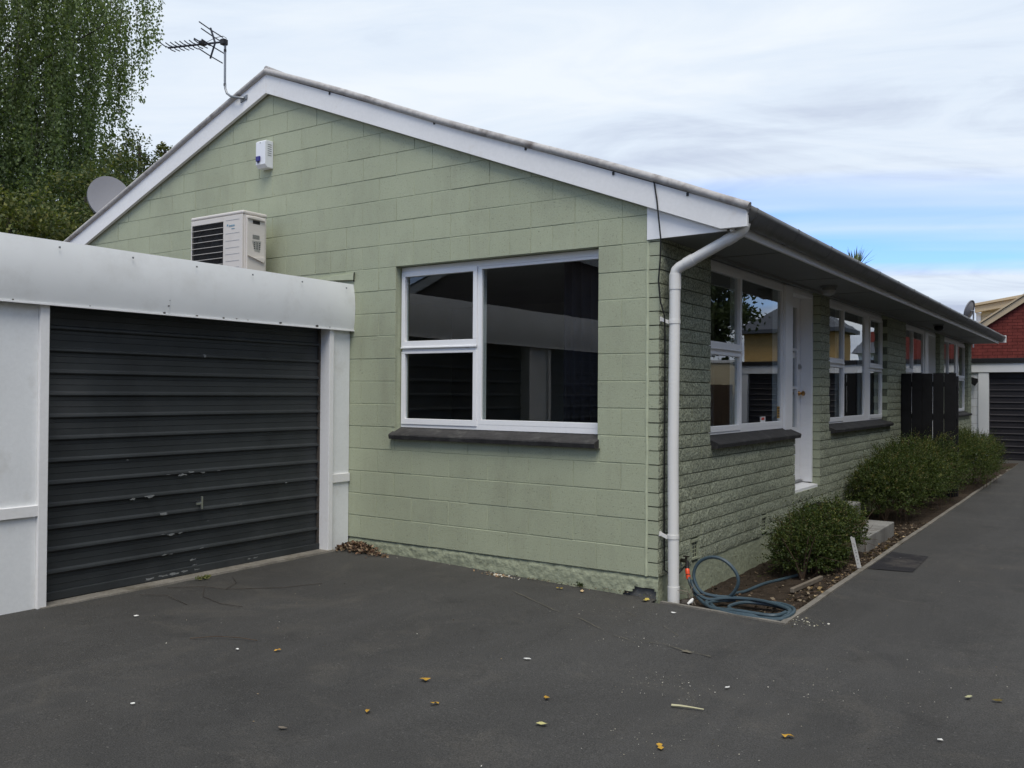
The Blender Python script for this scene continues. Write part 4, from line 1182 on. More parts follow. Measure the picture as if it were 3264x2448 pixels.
# --- satellite dish at the left eave
def dish(name, label, c, aim, rx, rz, postbase, rimw=0.03):
    t = thing(name, label, 'satellite dish', postbase)
    a = Vector(aim).normalized(); h = a.cross(Vector((0, 0, 1))).normalized(); v = h.cross(a)
    C_ = Vector(c); m = MB(); vs = [C_ - a * 0.06]; fs = []; nr, ns = 5, 32
    for i in range(1, nr + 1):
        r = i / nr
        for k in range(ns):
            th = 2 * math.pi * k / ns; vs.append(C_ + h * (rx * r * math.cos(th)) + v * (rz * r * math.sin(th)) - a * 0.06 * (1 - r * r))
    for k in range(ns): fs.append((0, 1 + k, 1 + (k + 1) % ns))
    for i in range(nr - 1):
        for k in range(ns):
            k2 = (k + 1) % ns; fs.append((1 + i * ns + k, 1 + (i + 1) * ns + k, 1 + (i + 1) * ns + k2, 1 + i * ns + k2))
    o0 = len(vs)
    for k in range(ns):
        th = 2 * math.pi * k / ns; vs.append(C_ + h * (rx * 1.012 * math.cos(th)) + v * (rz * 1.012 * math.sin(th)) - a * rimw)
    for k in range(ns):
        k2 = (k + 1) % ns; b = 1 + (nr - 1) * ns; fs.append((b + k, o0 + k, o0 + k2, b + k2))
    m.add(vs, fs); o = m.build('reflector', 'dish', t, 0, True, 50); o.modifiers.new('t', 'SOLIDIFY').thickness = 0.004
    bb = C_ - a * 0.12
    MB().tube([Vector(postbase), Vector((postbase[0], postbase[1], bb.z)), bb, C_ - a * 0.06], 0.02, 8).build('mount', 'galv', t, 0, True)
    MB().tube([C_ - v * rz * 0.98 - a * 0.02, C_ - v * rz * 1.0 + a * 0.14, C_ + a * 0.28 - v * rz * 0.95], 0.011, 6).build('feed_arm', 'galv', t)
    MB().tube([C_ + a * 0.31 - v * rz * 0.95, C_ + a * 0.24 - v * rz * 0.86], 0.028, 10).build('feed_horn', 'dish', t)
    return t
dish('satellite_dish', 'grey satellite dish half hidden behind the left slope of the roof', (-8.42, 1.0, 3.90), (0.88, -0.40, 0.42), 0.27, 0.34, (-8.82, 1.12, 2.60))

# --- cable from the barge down to the pipe clip
cb = MB().tube([(0.070, -0.060, 2.836), (0.077, -0.058, 2.816), (0.099, -0.057, 2.691), (0.118, -0.057, 2.524), (0.126, -0.045, 2.408), (0.112, -0.022, 2.267), (0.098, -0.018, 2.12), (0.112, -0.016, 1.97), (0.140, -0.004, 1.862), (0.133, 0.02, 1.75), (0.122, 0.05, 1.2), (0.120, 0.05, 0.6), (0.122, 0.055, 0.05), (0.16, 0.15, -0.02), (0.15, 0.36, 0.03)], 0.0055, 6).build('cable', 'cable', None, 0, True)
tag(cb, 'thin black cable hanging from the barge board down behind the downpipe', 'cable')
# --- lamps under the soffit
for (x, y, lab) in ((0.34, 3.62, 'round glass lamp under the eave above the front door'), (0.42, 10.1, 'dark round lamp under the eave beyond the screen fence')):
    zs = 2.424 + RS * y
    t = thing('soffit_lamp', lab, 'lamp', (x, y, zs), 'lamps under the eave')
    MB().tube([(x, y, zs - 0.001), (x, y, zs - 0.02)], 0.085, 20).build('base', 'soffit', t, 0, True, 40)
    MB().tube([(x, y, zs - 0.02), (x, y, zs - 0.05), (x, y, zs - 0.085), (x, y, zs - 0.105)], 0.07, 20, True, [0.062, 0.074, 0.060, 0.022]).build('shade', 'lightglass' if y < 5 else 'blacktrim', t, 0, True)

# ================================================================== things on the ground
# --- steps and mat
st = thing('concrete_step', 'low concrete doorstep reaching to the bed edging', 'step', (0.45, 3.8, -0.2))
MB().box(0.092, 0.84, 3.10, 4.36, -0.30, -0.045).build('lower_tread', 'concrete', st, 0.008)
MB().box(0.094, 0.46, 3.30, 4.52, -0.044, 0.125).build('upper_tread', 'concrete', st, 0.008)
dm = MB().box(0.11, 0.44, 3.42, 4.10, 0.126, 0.142).build('door_mat', 'mat', None, 0.004); tag(dm, 'charcoal door mat on the step below the front door', 'door mat')

# --- black paling screen
fn = thing('screen_fence', 'black timber screen fence standing out from the wall between the two flats', 'fence', (0.5, 8.7, -0.2))
for a, b, dz in ((0.108, 0.252, 0.0), (0.258, 0.401, 0.004), (0.4025, 0.544, -0.003), (0.552, 0.697, 0.003), (0.7035, 0.862, 0.0)):
    MB().box(a, b, 8.69, 8.712, -0.2, 1.645 + dz).build('paling', 'blackfence', fn, 0.003)
for z in (1.445, 0.965, 0.30): MB().box(0.112, 0.87, 8.713, 8.755, z, z + 0.072).build('rail', 'blackfence', fn, 0.003)
MB().box(0.80, 0.88, 8.756, 8.836, -0.3, 1.60).build('post', 'blackfence', fn, 0.003)
MB().box(0.02 + 0.092, 0.17, 8.756, 8.82, -0.3, 1.60).build('post', 'blackfence', fn, 0.003)

# --- tap and hose
tp = thing('garden_tap', 'small dark garden tap on a pipe beside the downpipe', 'tap', (0.16, 0.33, -0.2))
MB().tube([(0.105, 0.40, 0.065), (0.15, 0.37, 0.068), (0.175, 0.345, 0.066), (0.178, 0.335, 0.03)], 0.014, 10).build('spout', 'tap', tp, 0, True)
MB().tube([(0.15, 0.37, 0.068), (0.155, 0.372, 0.10)], 0.009, 8).build('stem', 'tap', tp)
MB().box(0.13, 0.18, 0.364, 0.380, 0.098, 0.108).build('handle', 'tap', tp, 0.003)
MB().tube([(0.178, 0.335, 0.035), (0.180, 0.330, 0.022)], 0.016, 10).build('outlet', 'blackplastic', tp, 0, True)
hs = thing('garden_hose', 'blue green garden hose coiled on the soil with an orange connector', 'hose', (0.6, 0.2, -0.18))
def catmull(pts, n=8):
    P = [Vector(p) for p in pts]; out = []
    for i in range(len(P) - 1):
        p0, p1, p2, p3 = P[max(i - 1, 0)], P[i], P[i + 1], P[min(i + 2, len(P) - 1)]
        for k in range(n):
            t = k / n
            out.append(0.5 * ((2 * p1) + (-p0 + p2) * t + (2 * p0 - 5 * p1 + 4 * p2 - p3) * t * t + (-p0 + 3 * p1 - 3 * p2 + p3) * t ** 3))
    out.append(P[-1]); return out
G_ = -0.165
path = [(0.205, 0.30, -0.035), (0.225, 0.28, -0.07), (0.285, 0.22, -0.125), (0.40, 0.12, G_), (0.54, -0.02, G_)]
path += [(0.70, -0.075, G_), (0.86, -0.095, G_ + .01), (0.99, -0.06, G_ + .012), (1.015, 0.08, G_ + .01), (0.98, 0.21, G_ + .012), (0.84, 0.29, G_ + .014), (0.66, 0.27, G_ + .016), (0.60, 0.12, G_ + .018), (0.63, 0.00, G_ + .02), (0.76, -0.05, G_ + .024), (0.93, -0.04, G_ + .028), (1.00, 0.09, G_ + .028), (0.95, 0.22, G_ + .03), (0.78, 0.30, G_ + .03), (0.56, 0.30, G_ + .03), (0.42, 0.24, G_ + .035)]
path += [(0.325, 0.22, -0.10), (0.272, 0.235, 0.0), (0.305, 0.25, 0.095), (0.40, 0.255, 0.142), (0.50, 0.255, 0.125), (0.578, 0.26, 0.05), (0.592, 0.26, -0.03), (0.54, 0.27, -0.115), (0.46, 0.32, -0.155), (0.37, 0.42, -0.17)]
path += [(x, y, soilz(x, y) + 0.013) for x, y in ((0.37, 0.56), (0.41, 0.72), (0.42, 0.90), (0.48, 1.15), (0.54, 1.40), (0.60, 1.62), (0.62, 1.9))]
MB().tube(catmull(path, 9), 0.0122, 8).build('hose', 'hose', hs, 0, True)
p2 = [(0.56, 0.30, G_ + .012), (0.45, 0.22, G_ + .006), (0.44, 0.06, G_ + .01), (0.58, -0.06, G_ + .016), (0.80, -0.085, G_ + .02), (0.99, 0.0, G_ + .022), (0.98, 0.16, G_ + .03), (0.86, 0.25, G_ + .036), (0.70, 0.28, G_ + .04), (0.52, 0.26, G_ + .03), (0.40, 0.18, G_ + .02), (0.30, 0.20, G_ + .06), (0.25, 0.24, -0.04)]
MB().tube(catmull(p2, 9), 0.0122, 8).build('hose', 'hose', hs, 0, True)
p4 = [(0.46, 0.10, G_ + .004), (0.62, -0.08, G_ + .006), (0.84, -0.10, G_ + .012), (1.00, -0.03, G_ + .016), (1.005, 0.20, G_ + .024), (0.90, 0.30, G_ + .03), (0.72, 0.33, G_ + .02), (0.55, 0.34, G_ + .014), (0.44, 0.28, G_ + .01), (0.40, 0.16, G_ + .006), (0.50, 0.00, G_ + .01), (0.72, -0.06, G_ + .03), (0.94, -0.07, G_ + .034), (0.995, 0.05, G_ + .04)]
MB().tube(catmull(p4, 9), 0.0122, 8).build('hose', 'hose', hs, 0, True)
MB().tube([(0.184, 0.322, 0.020), (0.188, 0.316, 0.008), (0.190, 0.314, 0.004), (0.1945, 0.309, -0.014)], 0.017, 12, True, [0.0155, 0.0175, 0.0165, 0.0165]).build('connector', 'orange', hs, 0, True)
MB().tube([(0.1945, 0.309, -0.014), (0.1965, 0.307, -0.021)], 0.0145, 12).build('collar', 'blackplastic', hs, 0, True)
MB().tube([(0.1965, 0.307, -0.021), (0.2045, 0.299, -0.048)], 0.0165, 12, True, [0.0175, 0.0150]).build('connector', 'orange', hs, 0, True)

# --- white stake, length of timber, pale pipe scrap by the downpipe
sk = thing('garden_stake', 'leaning white plastic stake at the edge of the bed by the small shrub', 'stake', (0.985, 2.13, -0.19))
MB().prism([(0.0, 0.0), (0.036, 0.0), (0.030, 0.285), (0.020, 0.278), (0.010, 0.290), (-0.004, 0.282)], lambda u, v, d: (0.975 + u - v * 0.20, 2.13 + d - v * 0.06, -0.19 + v), -0.0015, 0.0015).build('blade', 'stake', sk)
for k, (v, w) in enumerate(((0.20, 0.010), (0.215, 0.008), (0.17, 0.010), (0.15, 0.012), (0.12, 0.008), (0.09, 0.010), (0.06, 0.008))):
    MB().prism([(0.012, v), (0.012 + w, v), (0.012 + w, v + 0.008), (0.012, v + 0.008)], lambda u, vv, d: (0.975 + u - vv * 0.20, 2.13 + d - vv * 0.06, -0.19 + vv), -0.0024, -0.0017).build('print_mark', 'acmetal', sk)
tb = MB().prism([(0.0, -0.02), (0.62, -0.02), (0.62, 0.035), (0.0, 0.035)], lambda u, v, d: (0.785 + 0.09 * u + d * -0.98, 0.93 + 0.99 * u, -0.175 + v * 0.6), 0.03, 0.0).build('timber_offcut', 'timber', None, 0.003); tag(tb, 'grey timber offcut lying on the soil in front of the small shrub', 'timber')
rk = MB(); 
def lump(mb, c, r, seed, sq=0.6, n=7):
    vs = []; fs = []
    for j in range(1, 5):
        ph = math.pi * j / 5
        for k in range(n):
            th = 2 * math.pi * k / n; d = Vector((math.sin(ph) * math.cos(th), math.sin(ph) * math.sin(th), math.cos(ph) * sq))
            q = Vector(c) + d * r * (1 + 0.35 * noise.noise(d * 2 + Vector((seed, 0, 0)))); vs.append(q)
    for j in range(3):
        for k in range(n):
            k2 = (k + 1) % n; fs.append((j * n + k, (j + 1) * n + k, (j + 1) * n + k2, j * n + k2))
    fs.append(tuple(range(n))); fs.append(tuple(3 * n + k for k in range(n - 1, -1, -1))); mb.add(vs, fs)
lump(rk, (0.285, 0.05, -0.165), 0.045, 3)
tag(rk.build('rock', 'bark', None, 0, True), 'dark rounded stone at the foot of the downpipe', 'stone')
sc = MB().tube([(0.325, 0.0, -0.155), (0.345, 0.02, -0.135), (0.352, 0.03, -0.118)], 0.012, 8, True, [0.008, 0.014, 0.006]).build('plastic_scrap', 'flake', None, 0, True); tag(sc, 'curled white plastic scrap beside the dark stone', 'scrap')

# --- litter
def scatter_flat(n, fn, s0, s1, pal, name, label, mat='litter', up=0.35, lift=0.006, w=0.5):
    P = np.array([fn() for _ in range(n)])
    th = rng.uniform(0, 2 * np.pi, n)
    A = np.stack([np.cos(th), np.sin(th), rng.uniform(-up * 0.2, up, n)], 1)
    sz = rng.uniform(s0, s1, n); P[:, 2] += lift
    o = leaves(name, P, A, sz, sz * w, pick_cols(n, pal, 0.25), mat, None, 0.15); kind(o, 'stuff', label); return o
def bedpt():
    x, y = random.uniform(0.12, 1.0), random.uniform(-0.05, 5.5)
    if random.random() < 0.55: x = 1.0 - abs(random.gauss(0, 0.12))
    return (x, y, soilz(x, y))
scatter_flat(1500, bedpt, 0.012, 0.045, [(0.09, 0.058, 0.036), (0.06, 0.040, 0.026), (0.13, 0.092, 0.058), (0.04, 0.030, 0.022), (0.20, 0.16, 0.11)], 'bark_litter', 'brown leaves and bark bits over the soil')
scatter_flat(45, lambda: (lambda x, y: (x, y, soilz(x, y) + 0.008))(1.0 - abs(random.gauss(0, 0.10)), random.uniform(0.6, 4.4)), 0.03, 0.06, [(0.30, 0.21, 0.10), (0.22, 0.15, 0.07), (0.36, 0.28, 0.17)], 'dry_leaves', 'pale dry leaves along the bed edging')
def heap():
    r = abs(random.gauss(0, 1)); a = random.uniform(0, 2 * math.pi)
    x, y = -2.70 + 0.16 * r * math.cos(a), -0.075 - 0.06 * abs(r * math.sin(a))
    h = max(0, 0.075 * (1 - ((x + 2.74) / 0.30) ** 2) * (1 - min(1, abs(y + 0.05) / 0.20)))
    return (min(-2.38, max(-2.92, x)), y, gz(x, y) + h * random.random() ** 0.4)
scatter_flat(1100, heap, 0.015, 0.045, [(0.13, 0.075, 0.045), (0.075, 0.045, 0.03), (0.20, 0.13, 0.08), (0.045, 0.03, 0.022), (0.27, 0.2, 0.13)], 'bark_heap', 'small heap of bark chips by the garage post', up=0.9)
scatter_flat(300, lambda: (random.uniform(-3.0, 0.1), -0.012 - abs(random.gauss(0, 0.03)), -0.135), 0.006, 0.022, [(0.10, 0.08, 0.05), (0.07, 0.075, 0.035), (0.18, 0.14, 0.09)], 'wall_foot_debris', 'fine debris along the foot of the gable wall')
def chips():
    a, r = random.uniform(0, 2 * math.pi), abs(random.gauss(0, 0.07)); x, y = -1.22 + 1.5 * r * math.cos(a), -0.07 - 0.5 * abs(r * math.sin(a)); return (x, y, gz(x, y))
scatter_flat(130, chips, 0.008, 0.030, [(0.72, 0.70, 0.65), (0.6, 0.55, 0.45), (0.35, 0.22, 0.12)], 'paint_flakes', 'white paint flakes below the gable window')
def chips2():
    x, y = 1.12 + random.gauss(0, 0.07), -0.02 + random.gauss(0, 0.07); return (max(1.055, x), y, gz(x, y))
scatter_flat(60, chips2, 0.005, 0.022, [(0.40, 0.38, 0.30), (0.30, 0.27, 0.18), (0.6, 0.58, 0.5)], 'mortar_crumbs', 'pale crumbs on the asphalt at the corner of the bed')
def drv():
    y = random.uniform(-4.6, 3.0); x = random.uniform(-2.6, 5.0); return (x, y, gz(x, y))
scatter_flat(420, drv, 0.004, 0.015, [(0.55, 0.53, 0.47), (0.40, 0.36, 0.28), (0.20, 0.15, 0.09), (0.05, 0.04, 0.03)], 'grit', 'tiny pale flecks strewn over the asphalt', w=0.4)
def cluster():
    cx, cy, s = random.choice([(1.15, -2.35, .22), (1.0, -1.75, .16), (0.9, -1.6, .12), (0.45, -1.0, .15), (2.1, -0.6, .3), (1.6, -1.3, .25), (0.0, -0.5, .25)])
    x, y = random.gauss(cx, s), random.gauss(cy, s * .6); return (x, min(y, -0.2) if x < 1.05 else y, gz(x, y))
scatter_flat(420, cluster, 0.003, 0.010, [(0.30, 0.285, 0.24), (0.22, 0.20, 0.16), (0.45, 0.43, 0.38)], 'pale_grit', 'drifts of fine pale grit on the asphalt', w=0.6)
# single fallen leaves and twigs that stand out
def leaf_obj(x, y, s, col, ang, label, star=False, name='fallen_leaf', group='yellow leaves fallen on the driveway'):
    s *= 0.75; z = gz(x, y) + 0.008; n = 10 if star else 8; vs = [(x, y, z + 0.006)]
    for k in range(n):
        a = ang + 2 * math.pi * k / n
        r = s * ((1.0 if k % 2 == 0 else 0.42) if star else (0.95 * abs(math.cos(a - ang)) ** 1.2 + 0.30))
        vs.append((x + r * math.cos(a), y + r * math.sin(a), z + 0.012 * random.random()))
    m = MB(); m.add(vs, [(0, 1 + k, 1 + (k + 1) % n) for k in range(n)])
    me = m.mesh(name); mt = plain('leaf_' + label[:20], col, 0.7, 0.2, 0.25, 30); o = link(name, me, mt); tag(o, label, 'leaf', group); return o
YL = (0.40, 0.23, 0.03)
leaf_obj(-0.11, -2.33, 0.042, (0.38, 0.22, 0.03), 0.4, 'largest golden star shaped leaf on the open asphalt', True)
leaf_obj(0.14, -2.56, 0.026, YL, 1.2, 'crumpled golden leaf just in front of the star shaped one')
leaf_obj(-0.04, -2.82, 0.022, YL, 2.0, 'small golden leaf left of the crumpled one')
leaf_obj(-1.05, -2.47, 0.022, (0.44, 0.24, 0.04), 0.9, 'small orange leaf in front of the garage door')
leaf_obj(0.53, -2.19, 0.026, YL, 2.4, 'narrow golden leaf right of the star shaped leaf')
leaf_obj(0.69, -2.49, 0.030, (0.40, 0.37, 0.16), 0.2, 'pale greenish leaf in the middle of the foreground asphalt')
leaf_obj(1.63, -2.01, 0.030, YL, 0.5, 'rounded golden leaf in the right foreground')
leaf_obj(1.23, -2.43, 0.028, YL, 2.2, 'slim golden leaf at the bottom edge of the picture')
leaf_obj(2.32, -0.97, 0.026, (0.10, 0.075, 0.02), 0.3, 'dark olive leaf far out on the right of the driveway')
leaf_obj(2.20, -1.00, 0.028, (0.36, 0.35, 0.20), 1.3, 'pale leaf beside the dark olive leaf')
leaf_obj(0.045, -0.085, 0.040, (0.42, 0.33, 0.08), 1.4, 'curled yellow leaf leaning at the broken plinth corner')
leaf_obj(-0.62, -0.16, 0.030, (0.28, 0.20, 0.04), 0.4, 'olive yellow leaf at the foot of the gable wall')
leaf_obj(-0.45, -0.13, 0.030, (0.50, 0.36, 0.20), 2.4, 'tan leaf at the foot of the gable wall')
def scrap(x, y, s, label, ang=0.3, col='flake', el=0.5, name='paint_chip'):
    n = 7; z = gz(x, y) + 0.007; vs = []
    for k in range(n):
        a = 2 * math.pi * k / n; r = 0.72 * s * random.uniform(0.6, 1.0); u, v = r * math.cos(a), r * el * math.sin(a)
        vs.append((x + u * math.cos(ang) - v * math.sin(ang), y + u * math.sin(ang) + v * math.cos(ang), z + 0.004 * random.random()))
    top = [(a, b, c + 0.003) for a, b, c in vs]
    m = MB(); m.add(vs + top, [tuple(range(n, 2 * n))] + [(k, (k + 1) % n, n + (k + 1) % n, n + k) for k in range(n)])
    tag(m.build(name, col), label, 'paint chip', 'white chips on the driveway')
scrap(-2.28, -2.53, 0.028, 'bright white chip in front of the garage door', 0.8)
scrap(1.19, -1.55, 0.028, 'white chip on the asphalt in front of the garden bed', 1.2)
scrap(0.11, -1.72, 0.034, 'flat white chip in front of the gable window', 0.4)
scrap(-1.24, -2.59, 0.016, 'tiny white chip left of the small orange leaf', 0.2, el=0.8)
scrap(-0.19, -3.19, 0.035, 'worn beige spot chip low in the foreground', 0.55, 'timber')
scrap(-0.95, -3.41, 0.018, 'pale grey chip in the left foreground', 1.0)
scrap(2.17, -1.66, 0.024, 'white chip low on the right of the driveway', 0.6)
scrap(0.35, -0.30, 0.028, 'white chip just in front of the bed edging', 0.3)
tw = MB().tube([(1.069, -1.95, gz(1.07, -1.95) + 0.010), (1.11, -1.945, gz(1.1, -1.95) + 0.014), (1.16, -1.93, gz(1.16, -1.93) + 0.012), (1.215, -1.918, gz(1.2, -1.92) + 0.010)], 0.005, 6, True, [0.006, 0.005, 0.004, 0.003]).build('twig', 'timber', None, 0, True)
tw.data.materials.clear(); tw.data.materials.append(plain('pale_straw', (0.50, 0.47, 0.30), 0.7, 0.2, 0.1)); tag(tw, 'pale straw coloured twig on the open asphalt', 'twig')
tg = MB()
for pts in ([(-2.80, -1.95), (-2.62, -1.78), (-2.45, -1.72), (-2.2, -1.45), (-2.05, -1.18)], [(-2.62, -1.78), (-2.40, -1.95), (-2.15, -2.0), (-1.95, -1.98)], [(-2.45, -1.72), (-2.55, -1.55), (-2.72, -1.45)], [(-2.75, -2.2), (-2.60, -2.1), (-2.3, -2.15)]):
    tg.tube([(x, y, gz(x, y) + 0.008 + 0.004 * math.sin(9 * x)) for x, y in pts], 0.0020, 5, True)
tag(tg.build('twig', 'bark', None, 0, True), 'thin dark forked twig lying in front of the garage door', 'twig')
tg = MB().tube([(-1.62, -2.62, -0.118), (-1.52, -2.52, -0.112), (-1.40, -2.45, -0.116), (-1.28, -2.42, -0.12)], 0.0022, 5); tag(tg.build('twig', 'stem', None, 0, True), 'thin curved brown twig in the left foreground', 'twig')
wd = thing('weed', 'small green weed at the garage door sill', 'weed', (-2.86, -1.62, -0.1))
n = 60; P = np.stack([-2.85 + rng.normal(0, .02, n), -1.62 + rng.normal(0, .035, n), np.full(n, -0.095)], 1); A = np.stack([rng.normal(0, .6, n), rng.normal(0, .6, n), rng.uniform(.3, 1, n)], 1)
leaves('leaf_tuft', P, A, rng.uniform(.015, .04, n), 0.012, pick_cols(n, [(0.10, 0.14, 0.04), (0.16, 0.16, 0.06)]), 'leaf', wd)
wd = thing('weed', 'tiny dark weed growing at the foot of the plinth', 'weed', (-0.52, -0.02, -0.15))
n = 50; P = np.stack([-0.52 + rng.normal(0, .012, n), -0.02 + rng.normal(0, .01, n), -0.15 + rng.uniform(0, .03, n)], 1); A = np.stack([rng.normal(0, .4, n), rng.normal(-.2, .3, n), rng.uniform(.5, 1, n)], 1)
leaves('leaf_tuft', P, A, rng.uniform(.012, .03, n), 0.009, pick_cols(n, [(0.05, 0.07, 0.025)]), 'leaf', wd)
wd = thing('dry_weed', 'dry straw coloured weed stalks between downpipe and hose', 'weed', (0.31, 0.12, -0.18))
for k in range(9):
    a = random.uniform(0, 6.28); l = random.uniform(0.10, 0.2); x, y = 0.31 + random.gauss(0, .02), 0.13 + random.gauss(0, .03)
    MB().tube([(x, y, -0.18), (x + l * .4 * math.cos(a), y + l * .4 * math.sin(a), -0.18 + l * .6), (x + l * .9 * math.cos(a), y + l * .9 * math.sin(a), -0.18 + l * .7)], 0.002, 4).build('stalk', 'timber', wd)

# --- shrubs in the bed
def shrub(label, blobs, n_twigs, leafn, pal, tips, base, stems, xmax=9.0):
    t = thing('shrub', label, 'shrub', base, 'clipped shrubs in the bed')
    P, A, S, Cc = [], [], [], []
    vol = np.array([b[3] * b[4] * b[5] for b in blobs]) ** 0.67; vol /= vol.sum()
    sm = MB()
    for i in range(n_twigs):
        b = blobs[rng.choice(len(blobs), p=vol)]
        c = np.array(b[:3]); r = np.array(b[3:])
        d = rng.normal(size=3); d /= np.linalg.norm(d)
        if d[2] < -0.55: d[2] *= -0.6
        depth = 1 - abs(rng.normal(0, 0.20))
        bump_ = 1 + 0.30 * noise.noise(Vector((d * 2.1 + c).tolist())) + 0.20 * noise.noise(Vector((d * 5.5 + c * 3).tolist()))
        tip = c + d * r * bump_ * max(0.3, depth)
        dirv = d * r; dirv = dirv / np.linalg.norm(dirv) + rng.normal(0, 0.35, 3) + np.array([0, 0, 0.35])
        dirv /= np.linalg.norm(dirv)
        L = rng.uniform(0.05, 0.13) * (1.8 if rng.random() < 0.14 else 1)
        k = leafn
        ts = np.linspace(0, 1, k)
        pts = tip[None] + dirv[None] * (ts[:, None] * L)
        ax = dirv[None] * 0.7 + rng.normal(0, 0.75, (k, 3))
        P.append(pts); A.append(ax); S.append(rng.uniform(0.014, 0.028, k) * (1.15 - 0.4 * ts))
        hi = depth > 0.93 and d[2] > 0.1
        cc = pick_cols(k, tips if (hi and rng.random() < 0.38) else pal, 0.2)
        Cc.append(cc)
        if i % 14 == 0: sm.tube([tuple(tip - dirv * 0.05), tuple(tip + dirv * L)], 0.0016, 3, False)
    P, A, S, Cc = map(np.concatenate, (P, A, S, Cc))
    P[:, 2] = np.maximum(P[:, 2], -0.2)
    keep = (P[:, 0] > 0.115) & (P[:, 0] < xmax)
    leaves('foliage', P[keep], A[keep], S[keep], S[keep] * 0.62, Cc[keep], 'leaf', t)
    for (x, y) in stems:
        for k in range(5):
            a = random.uniform(0, 6.28); rr = random.uniform(0.05, 0.28)
            sm.tube([(x, y, -0.24), (x + rr * .4 * math.cos(a), y + rr * .4 * math.sin(a), -0.05), (x + rr * math.cos(a), y + rr * 1.3 * math.sin(a), 0.16)], 0.008, 5, False, [0.011, 0.007, 0.003])
    for k in range(40):
        b = blobs[random.randrange(len(blobs))]; a = random.uniform(-2.6, 0.4)
        x, y = b[0] + b[3] * .75 * math.cos(a), b[1] + b[4] * .75 * math.sin(a)
        sm.tube([(x, y, b[2] - 0.02), (x + .02 * math.cos(a), y + .02 * math.sin(a), b[2] - 0.12), (x + random.gauss(0, .03), y + random.gauss(0, .03), -0.19)], 0.002, 3, False)
    kind(sm.build('stems', 'stem', t), 'stuff')
    return t
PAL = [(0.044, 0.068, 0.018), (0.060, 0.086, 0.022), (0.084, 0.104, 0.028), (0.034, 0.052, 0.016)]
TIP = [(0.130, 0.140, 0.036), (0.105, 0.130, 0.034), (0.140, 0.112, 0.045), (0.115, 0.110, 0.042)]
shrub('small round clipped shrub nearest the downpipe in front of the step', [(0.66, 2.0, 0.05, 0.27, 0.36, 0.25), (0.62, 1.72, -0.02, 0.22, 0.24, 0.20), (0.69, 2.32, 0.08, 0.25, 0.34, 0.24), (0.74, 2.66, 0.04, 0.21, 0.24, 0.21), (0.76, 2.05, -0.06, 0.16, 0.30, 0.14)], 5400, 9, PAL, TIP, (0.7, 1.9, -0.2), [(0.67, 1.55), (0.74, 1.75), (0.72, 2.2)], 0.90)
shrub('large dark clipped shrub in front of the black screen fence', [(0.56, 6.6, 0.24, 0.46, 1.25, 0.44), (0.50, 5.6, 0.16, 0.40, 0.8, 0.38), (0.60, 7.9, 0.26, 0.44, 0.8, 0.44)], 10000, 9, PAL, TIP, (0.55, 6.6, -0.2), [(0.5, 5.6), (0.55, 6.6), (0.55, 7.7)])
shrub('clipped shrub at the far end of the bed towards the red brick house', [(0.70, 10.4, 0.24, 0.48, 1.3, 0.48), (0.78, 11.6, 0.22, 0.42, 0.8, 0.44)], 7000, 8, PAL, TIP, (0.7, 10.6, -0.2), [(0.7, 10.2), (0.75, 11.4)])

# ================================================================== far end of the drive
fg = thing('far_garage', 'white garage block with dark roller doors closing the end of the driveway', 'garage', (3.0, 20.0, -0.2))
FY = 18.0
def fbox(x0, x1, z0, z1, d0, d1, name, mat, bev=0.0, parent=None): return MB().box(x0, x1, FY - d1, FY - d0, z0, z1).build(name, mat, parent or fg, bev)
fw = fbox(-1.2, 0.115, -0.3, 1.87, -0.15, -0.03, 'wall', 'mortar')
fw.data.materials.clear(); fw.data.materials.append(MAT['acmetal'])
bmw = {}
for c in range(11):
    off = 0.0 if c % 2 else 0.2
    for k in range(-4, 2):
        a, b = max(-1.2, off - 0.2 + 0.4 * k), min(0.112, off + 0.2 + 0.4 * k)
        if b - a < 0.05: continue
        L = round(b - a - 0.008, 3)
        if L not in bmw:
            m = MB().box(-L / 2, L / 2, 0, 0.02, -0.096, 0.096); me = m.mesh('block'); me.materials.append(MAT['whiteblock']); bmw[L] = me
        o = bpy.data.objects.new('block', bmw[L]); COL.objects.link(o); child(o, fw); o.location = ((a + b) / 2, FY + 0.012, -0.25 + 0.2 * c)
fbox(0.116, 0.338, -0.25, 1.872, -0.1, 0.02, 'post', 'whiteblock', 0.003); fbox(2.76, 3.08, -0.25, 1.872, -0.1, 0.02, 'post', 'whiteblock', 0.003); fbox(5.52, 5.74, -0.25, 1.872, -0.1, 0.02, 'post', 'whiteblock', 0.003)
fbox(-1.2, 5.9, 1.875, 2.098, -0.1, 0.035, 'head_board', 'whiteblock', 0.003)
fbox(-1.25, 5.95, 2.10, 2.205, -0.1, 0.07, 'roof_edge', 'blacktrim', 0.003)
fbox(5.742, 5.9, -0.25, 1.872, -3.0, -0.02, 'side_wall', 'whiteblock')
MB().box(-1.2, 5.9, FY + 0.1, 20.9, 2.11, 2.19).build('roof', 'blacktrim', fg)
for a, b, lab in ((0.34, 2.758, 'dark brown roller door at the end of the driveway'), (3.082, 5.518, 'second dark roller door of the far garage')):
    roller(a, b, FY + 0.10, -0.155, 14, 0.1475, 'rollerbrown', fg, lab, along='x')
# light fitting and hanging shelf by the far corner
hb = MB().prism([(-0.02, 1.60), (0.05, 1.55), (0.11, 1.64), (0.11, 1.72), (-0.02, 1.76)], lambda u, v, d: (u, FY - d, v), 0.16, 0.04).build('meter_hood', 'blackfence', fg)

